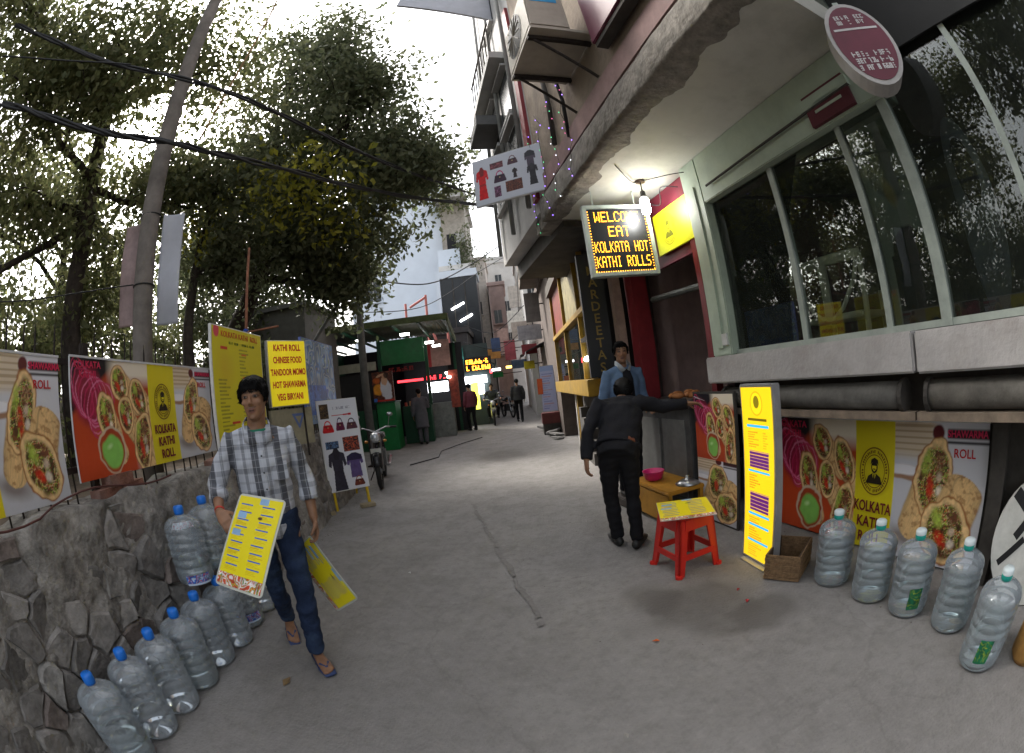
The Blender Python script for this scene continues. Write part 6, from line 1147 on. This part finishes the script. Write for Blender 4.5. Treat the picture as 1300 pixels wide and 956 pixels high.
    for s in 'LR':
        sh, el, wr = k('sh'+s), k('el'+s), k('wr'+s); sl_ = c.get('sleeve', .55); e_ = el+(wr-el)*sl_; mb.tube([sh-(sh-Cc)*.45+V3(0, 0, .0), sh, sh+(el-sh)*.45, el, el+(e_-el)*.6, e_], [.062*b_, .066*b_, .060*b_, .053*b_, .052*b_, .047*b_], 14)
        if sl_ < .8: mb.tube([e_-(wr-el).normalized()*.035, e_+(wr-el).normalized()*.004], [.056*b_, .056*b_], 14)
    o = remesh(mb, c['top'][0], c['top'][1], vox*1.25, 3, t, c.get('wr', .0045), 20., seed=2)
    # trousers
    mb = MB(); bl = c.get('leg', 1.); mb.tube([P+(Cc-P)*.12, P-(Cc-P)*.1, P-(Cc-P)*.30], [(.152, .11), (.162, .122), (.15, .115)], 18, flat=hs_)
    for s in 'LR':
        hp, kn, an = k('hip'+s), k('kn'+s), k('an'+s); mb.tube([hp+V3(0, 0, .06), hp+(kn-hp)*.12, hp+(kn-hp)*.55, kn, kn+(an-kn)*.35, kn+(an-kn)*.75, kn+(an-kn)*.97, an+(an-kn).normalized()*.012], [.09*bl, .092*bl, .080*bl, .066*bl, .065*bl, .060*bl, .057*bl, .058*bl], 16)
    remesh(mb, 'trousers', c['trousers'], vox*1.25, 3, t, c.get('wr', .0045)*.9, 24., seed=6)
    for s in 'LR':
        an = k('an'+s); td = Vector(J['toe'+s]).normalized(); lat = td.cross(V3(0, 0, 1)).normalized(); heel = an+V3(0, 0, -.045)-td*.035; mb = MB()
        if c.get('shoe') == 'sandal':
            upv = lat.cross(td).normalized(); upv = upv if upv.z > 0 else -upv; mb.tube([heel-td*.035-upv*.026, heel+td*.06-upv*.026, heel+td*.16-upv*.024, heel+td*.25-upv*.022], [(.036, .009), (.038, .009), (.049, .009), (.036, .008)], 14, flat=lat); mb.build('sandal', c['shoemat'], t, True)
            for q_ in (-1, 1): MB().tube([heel+td*.20+upv*.01, heel+td*.15+lat*q_*.028+upv*.012, heel+td*.09+lat*q_*.042-upv*.018], [(.008, .004)]*3, 6, flat=td).build('strap', c['shoemat'], t, True)
        else:
            mb.tube([heel-td*.04+V3(0, 0, .02), heel+td*.0, heel+td*.08, heel+td*.17, heel+td*.245+V3(0, 0, -.008)], [(.028, .035), (.042, .046), (.045, .042), (.048, .028), (.03, .016)], 12, flat=lat); mb.build('shoe', c['shoemat'], t, True)
    if extra: extra(t, k, mt, side)
    return t
# plaid shirt cloth
def plaid():
    m = bpy.data.materials.new('plaid_cotton'); m.use_nodes = True; t = m.node_tree; n = t.nodes; L = t.links; b = n['Principled BSDF']; b.inputs['Roughness'].default_value = .85; b.inputs['Specular IOR Level'].default_value = .15
    tc = n.new('ShaderNodeTexCoord'); sx = n.new('ShaderNodeSeparateXYZ'); L.new(tc.outputs['Object'], sx.inputs[0])
    def stripe(src, per, off, wd, soft=.12):
        a = n.new('ShaderNodeMath'); a.operation = 'MULTIPLY_ADD'; L.new(src, a.inputs[0]); a.inputs[1].default_value = 1/per; a.inputs[2].default_value = off+50
        f = n.new('ShaderNodeMath'); f.operation = 'FRACT'; L.new(a.outputs[0], f.inputs[0]); s_ = n.new('ShaderNodeMath'); s_.operation = 'SUBTRACT'; L.new(f.outputs[0], s_.inputs[0]); s_.inputs[1].default_value = .5
        ab = n.new('ShaderNodeMath'); ab.operation = 'ABSOLUTE'; L.new(s_.outputs[0], ab.inputs[0]); r = n.new('ShaderNodeMapRange'); L.new(ab.outputs[0], r.inputs[0]); r.inputs[1].default_value = wd; r.inputs[2].default_value = wd+soft*wd+.01; r.inputs[3].default_value = 1; r.inputs[4].default_value = 0; return r.outputs[0]
    col = (.46, .48, .53, 1)
    cur = None
    def lay(mask, c, k):
        nonlocal cur
        x = n.new('ShaderNodeMix'); x.data_type = 'RGBA'; mm = n.new('ShaderNodeMath'); mm.operation = 'MULTIPLY'; L.new(mask, mm.inputs[0]); mm.inputs[1].default_value = k; L.new(mm.outputs[0], x.inputs['Factor'])
        if cur is None: x.inputs[6].default_value = col
        else: L.new(cur, x.inputs[6])
        x.inputs[7].default_value = (*c, 1); cur = x.outputs[2]
    X, Z = sx.outputs[0], sx.outputs[2]
    lay(stripe(X, .135, .70, .14), (.04, .042, .052), .85); lay(stripe(X, .135, .18, .06), (.13, .135, .15), .6); lay(stripe(Z, .13, .3, .10), (.06, .063, .075), .42); lay(stripe(Z, .13, .8, .04), (.14, .14, .16), .35); lay(stripe(X, .04, .2, .03), (.6, .62, .66), .35); lay(stripe(Z, .04, .2, .03), (.6, .62, .66), .3)
    L.new(cur, b.inputs['Base Color']); return m
def denim():
    m = M('blue_denim', (.028, .05, .115), .85, var=.35, scale=4, bump=.25, bscale=140, spec=.15); return m
faded = M('blue_denim_d', (.020, .033, .072), .85, var=.5, scale=5, bump=.3, bscale=120, spec=.15, dirt=.45, dirtcol=(.06, .095, .14), dirtscale=4)
hero_loc, hero_rz = (-1.44, 2.10, 0), R(34.8)
def hero_extra(t, k, mt, side):
    # collar, green undershirt, placket buttons, pocket, wrist band
    Nk, Cc = k('neck'), k('chest'); sh = bpy.data.materials['plaid_cotton']; gm = M('green_tee', (.02, .20, .12), .8)
    mb = MB(); mb.tube([Nk+V3(0, -.0, -.06), Nk+V3(0, -.005, -.01)], [(.083, .078), (.066, .062)], 16, flat=side); remesh(mb, 'undershirt', gm, .005, 1, t)
    for s in (-1, 1):
        mb = MB(); a = [(s*.012, -.098, -.085), (s*.035, -.104, -.10), (s*.082, -.085, -.075), (s*.082, -.03, .012), (s*.070, .05, .03), (0, .078, .038)]; b_ = [(s*.058, -.082, -.015), (s*.066, -.078, -.008), (s*.074, -.065, .003), (s*.072, -.02, .03), (s*.058, .045, .052), (0, .066, .06)]
        vs = [Nk+Vector(p) for p in a]+[Nk+Vector(p) for p in b_]; mb.add(vs, [(q, q+1, q+7, q+6) for q in range(5)]); o = mb.build('collar', sh, t, True); o.modifiers.new('thick', 'SOLIDIFY').thickness = .006
    MB().tube([(.012, -.128, 1.30), (.012, -.134, 1.18), (.012, -.133, 1.05), (.012, -.136, .95)], [(.017, .004)]*4, 8, flat=(1, 0, 0)).build('placket', sh, t, True)
    for z in (1.27, 1.18, 1.09, 1.0): MB().ell((.012, -.142, z), (.0055, .003, .0055), 8, 5).build('button', M('button_dark', (.05, .05, .055), .4), t)
    MB().box(.06, .15, -.138, -.128, 1.13, 1.23).build('pocket', sh, t, bevel=.003)
    w_ = k('wrR'); e_ = k('elR'); d = (w_-e_).normalized(); MB().tube([w_-d*.018, w_-d*.008], .0305, 12).build('wrist_band', M('red_thread', (.5, .04, .03), .7), t)
hero_J = dict(pelvis=(.0, 0, .92), chest=(.005, -.02, 1.24), neck=(.01, -.03, 1.425), head=(.012, -.055, 1.575), headrot=(R(2), R(-2), R(-16)),
  shL=(.180, -.005, 1.355), elL=(.262, .03, 1.10), wrL=(.255, -.055, .87), handL=((.02, -.14, -1), (-1, 0, 0), (0, -1, 0), .75),
  shR=(-.165, -.02, 1.355), elR=(-.285, -.045, 1.12), wrR=(-.275, -.235, 1.02), handR=((.28, -.6, -.35), (.3, .3, -1), (.6, .2, .3), .8),
  hipL=(.085, -.01, .88), knL=(.085, -.17, .50), anL=(.045, -.155, .083), toeL=(.12, -1, -.02), hipR=(-.085, .01, .88), knR=(-.075, -.0, .49), anR=(-.065, .30, .135), toeR=(-.05, -1, -.38))
hero = human('person', 'person in a checked shirt and jeans walking with yellow menu boards in both hands', hero_loc, hero_rz, hero_J, dict(top=('checked_shirt', plaid()), trousers=faded, shoe='sandal', shoemat=M('blue_rubber', (.03, .05, .14), .6), sleeve=.52, hem=-.36, leg=.93, wr=.008), extra=hero_extra)
def hl(x, y, z): c, s = math.cos(hero_rz), math.sin(hero_rz); return Vector((hero_loc[0]+c*x-s*y, hero_loc[1]+s*x+c*y, z))
def board_from(TL, TR, BL, name, label, seed, w, h):
    TL, TR, BL = Vector(TL), Vector(TR), Vector(BL); ex = (TR-TL).normalized(); ez = (TL-BL); ez = (ez-ex*ez.dot(ex)).normalized(); ey = ez.cross(ex)
    t = thing(name, label, 'menu'); t.matrix_world = Matrix((ex, ey, ez)).transposed().to_4x4(); t.location = TL-ez*h
    o = menu_card(t, w, h, seed); 
    rc = []
    for cx, cz, a0 in ((w-.012, h-.012, 0), (.012, h-.012, 90), (.012, .012, 180), (w-.012, .012, 270)):
        for k in range(5): a = R(a0+22.5*k); rc.append((cx+.024*math.cos(a), cz+.024*math.sin(a)))
    MB().prism(rc, -.006, -.002, RX).build('laminate', M('laminate'), t); return t
board_from(hl(-.135, -.27, 1.10), hl(.105, -.49, 1.07), hl(-.405, -.47, .70), 'menu_board_held', 'yellow menu board with food photo strip held in front by the walking person', 5, .29, .47)
board_from(hl(.205, -.06, .765), hl(.36, -.225, .42), hl(.15, .05, .62), 'menu_board_held', 'yellow menu board hanging from the lowered hand of the walking person', 9, .43, .26)
# man in black bending at the counter (figure axes = world axes turned so that he faces the stall)
blk = M('black_cloth', (.010, .010, .013), .85, var=.3, scale=8, bump=.2, bscale=80, spec=.2); blk2 = M('black_denim', (.008, .008, .010), .85, var=.3, spec=.2)
def blk_extra(t, k, mt, side):
    P, Cc = k('pelvis'), k('chest'); d = (Cc-P).normalized(); MB().tube([P+d*.005, P+d*.035], [(.166, .126)]*2, 20, flat=(k('hipL')-k('hipR')).normalized()).build('belt', M('brown_belt', (.16, .05, .025), .5), t, True)
human('person', 'person in black seen from behind bending over the stall counter', (.83, 3.5, 0), 0, dict(pelvis=(-.05, -.06, .90), chest=(.06, .17, 1.14), neck=(.12, .32, 1.25), head=(.16, .41, 1.32), headrot=(R(-34), 0, R(165)),
  shL=(-.125, .22, 1.24), elL=(-.27, .06, 1.03), wrL=(-.31, -.02, .82), handL=((-.05, .0, -1), (1, .2, 0), (0, 1, 0), .6), shR=(.245, .17, 1.215), elR=(.44, .13, 1.155), wrR=(.645, .06, 1.165), handR=((.9, -.1, -.15), (0, -.2, -1), (-.3, 1, 0), .5),
  hipL=(-.13, -.03, .87), knL=(-.115, .07, .48), anL=(-.07, .09, .08), toeL=(-.1, 1, 0), hipR=(.03, -.08, .87), knR=(.06, .0, .48), anR=(.07, -.05, .08), toeR=(.6, .9, 0)), dict(top=('black_top', blk), trousers=blk2, shoemat=M('black_shoe', (.012, .012, .012), .5), sleeve=.97, bulk=1.08, hem=.10, wr=.006), vox=.008, hair=1, extra=blk_extra)
def jacket_extra(t, k, mt, side):
    Nk = k('neck'); MB().tube([Nk+V3(0, -.09, -.04), Nk+V3(0, -.125, -.15), Nk+V3(0, -.13, -.45)], [(.045, .012), (.062, .012), (.066, .012)], 10, flat=(1, 0, 0)).build('dark_shirt', blk, t, True)
    for s in (-1, 1): MB().tube([Nk+V3(s*.03, -.10, -.06), Nk+V3(s*.07, -.075, .0), Nk+V3(s*.07, .02, .04)], [(.03, .008)]*3, 8, flat=(0, 0, 1)).build('collar', M('pale_collar', (.35, .38, .40), .8), t, True)
human('person', 'person in a pale blue jacket standing behind the stall counter', (1.22, 4.78, .10), R(12), dict(pelvis=(0, 0, .95), chest=(0, 0, 1.28), neck=(0, -.01, 1.46), head=(-.01, -.04, 1.61), headrot=(R(3), 0, R(-18)),
  shL=(.19, 0, 1.38), elL=(.25, .02, 1.10), wrL=(.2, -.18, .98), handL=((-.2, -.9, -.2), (0, 0, -1), (-1, 0, 0), .4), shR=(-.19, 0, 1.38), elR=(-.26, .02, 1.10), wrR=(-.22, -.16, .97), handR=((.2, -.9, -.2), (0, 0, -1), (1, 0, 0), .4),
  hipL=(.09, 0, .90), knL=(.09, -.01, .50), anL=(.09, .02, .08), toeL=(.1, -1, 0), hipR=(-.09, 0, .90), knR=(-.09, -.01, .50), anR=(-.09, .02, .08), toeR=(-.1, -1, 0)), dict(top=('blue_jacket', M('pale_denim', (.11, .17, .27), .85, var=.2, scale=6, spec=.15)), trousers=blk2, shoemat=M('black_shoe'), sleeve=.95, bulk=1.08), vox=.009, hair=1, extra=jacket_extra)
o = MB().box(-.2, .25, -.22, .2, 0, .098).build('platform', M('platform_dark', (.06, .05, .045), .9), loc=(1.24, 4.78, 0), rz=R(12), bevel=.01); tag(o, 'low dark platform under the vendor in pale blue', 'platform')
def stand(d=1., lean=0., step=.1):
    return dict(pelvis=(0, 0, .93), chest=(0, -.02-lean, 1.25), neck=(0, -.03-lean, 1.43), head=(0, -.06-lean, 1.575), headrot=(R(4), 0, 0), shL=(.19, -.01-lean, 1.36), elL=(.25, .02, 1.09), wrL=(.24, -.06, .86), handL=((0, -.1, -1), (-1, 0, 0), (0, -1, 0), .5), shR=(-.19, -.01-lean, 1.36), elR=(-.25, .02, 1.09), wrR=(-.24, -.06, .86), handR=((0, -.1, -1), (1, 0, 0), (0, -1, 0), .5),
      hipL=(.09, 0, .89), knL=(.09, -.04-step, .49), anL=(.08, -step, .08), toeL=(.1, -1, 0), hipR=(-.09, 0, .89), knR=(-.09, -.02, .49), anR=(-.08, step, .08), toeR=(-.1, -1, 0))
J = stand(0, .05, .02); J['elR'] = (-.24, -.15, 1.12); J['wrR'] = (-.12, -.40, 1.16); J['handR'] = ((.3, -1, 0), (0, 0, -1), (1, 0, 0), .5)
human('person', 'person in a long grey tunic standing at the green counter', (-2.85, 13.05, 0), R(195), J, dict(top=('grey_tunic', M('grey_tunic', (.085, .085, .10), .85)), trousers=M('grey_cotton', (.09, .09, .105), .85), shoemat=M('black_shoe'), sleeve=.95, bulk=1.15, hem=-1.35, leg=1.15), vox=.013, hair=1, far=True)
J = stand(0, .0, .06); human('person', 'person in a maroon jacket and dark trousers standing by the lit yellow sign', (-1.6, 15.9, 0), R(215), J, dict(top=('maroon_jacket', M('maroon_cloth', (.10, .02, .03), .85)), trousers=blk2, shoemat=M('black_shoe'), sleeve=.95, bulk=1.1), vox=.015, hair=1, far=True)
J = stand(0, .0, .16); human('person', 'person in dark clothes walking away down the middle of the lane', (.14, 17.4, 0), R(180), J, dict(top=('dark_jacket', M('charcoal_cloth', (.022, .022, .026), .85)), trousers=blk2, shoemat=M('black_shoe'), sleeve=.95, bulk=1.15), vox=.015, hair=1, far=True)
J = stand(0, -.02, .05); human('person', 'person in pale clothes among the shoppers at the steel stall', (-2.0, 17.0, 0), R(60), J, dict(top=('pale_shirt', M('pale_cloth', (.25, .24, .26), .85)), trousers=M('red_trouser', (.12, .04, .04), .85), shoemat=M('black_shoe'), sleeve=.9, bulk=1.1), vox=.016, hair=1, far=True)
J = stand(); J.update(pelvis=(0, .3, .88), chest=(0, .22, 1.18), neck=(0, .2, 1.36), head=(0, .17, 1.50), shL=(.2, .22, 1.30), elL=(.32, .0, 1.10), wrL=(.33, -.24, 1.03), shR=(-.2, .22, 1.30), elR=(-.32, .0, 1.10), wrR=(-.33, -.24, 1.03), handL=((0, -1, -.1), (0, 0, -1), (-1, 0, 0), .8), handR=((0, -1, -.1), (0, 0, -1), (1, 0, 0), .8), hipL=(.1, .28, .85), hipR=(-.1, .28, .85), knL=(.2, -.1, .66), knR=(-.2, -.1, .66), anL=(.17, .08, .32), anR=(-.17, .08, .32))
human('person', 'person riding the black motorbike down the lane', (-.88, 17.4, 0), R(3), J, dict(top=('navy_jacket', M('navy_cloth', (.03, .035, .05), .85)), trousers=blk2, shoemat=M('black_shoe'), sleeve=.95, bulk=1.12), vox=.015, hair=1, far=True)
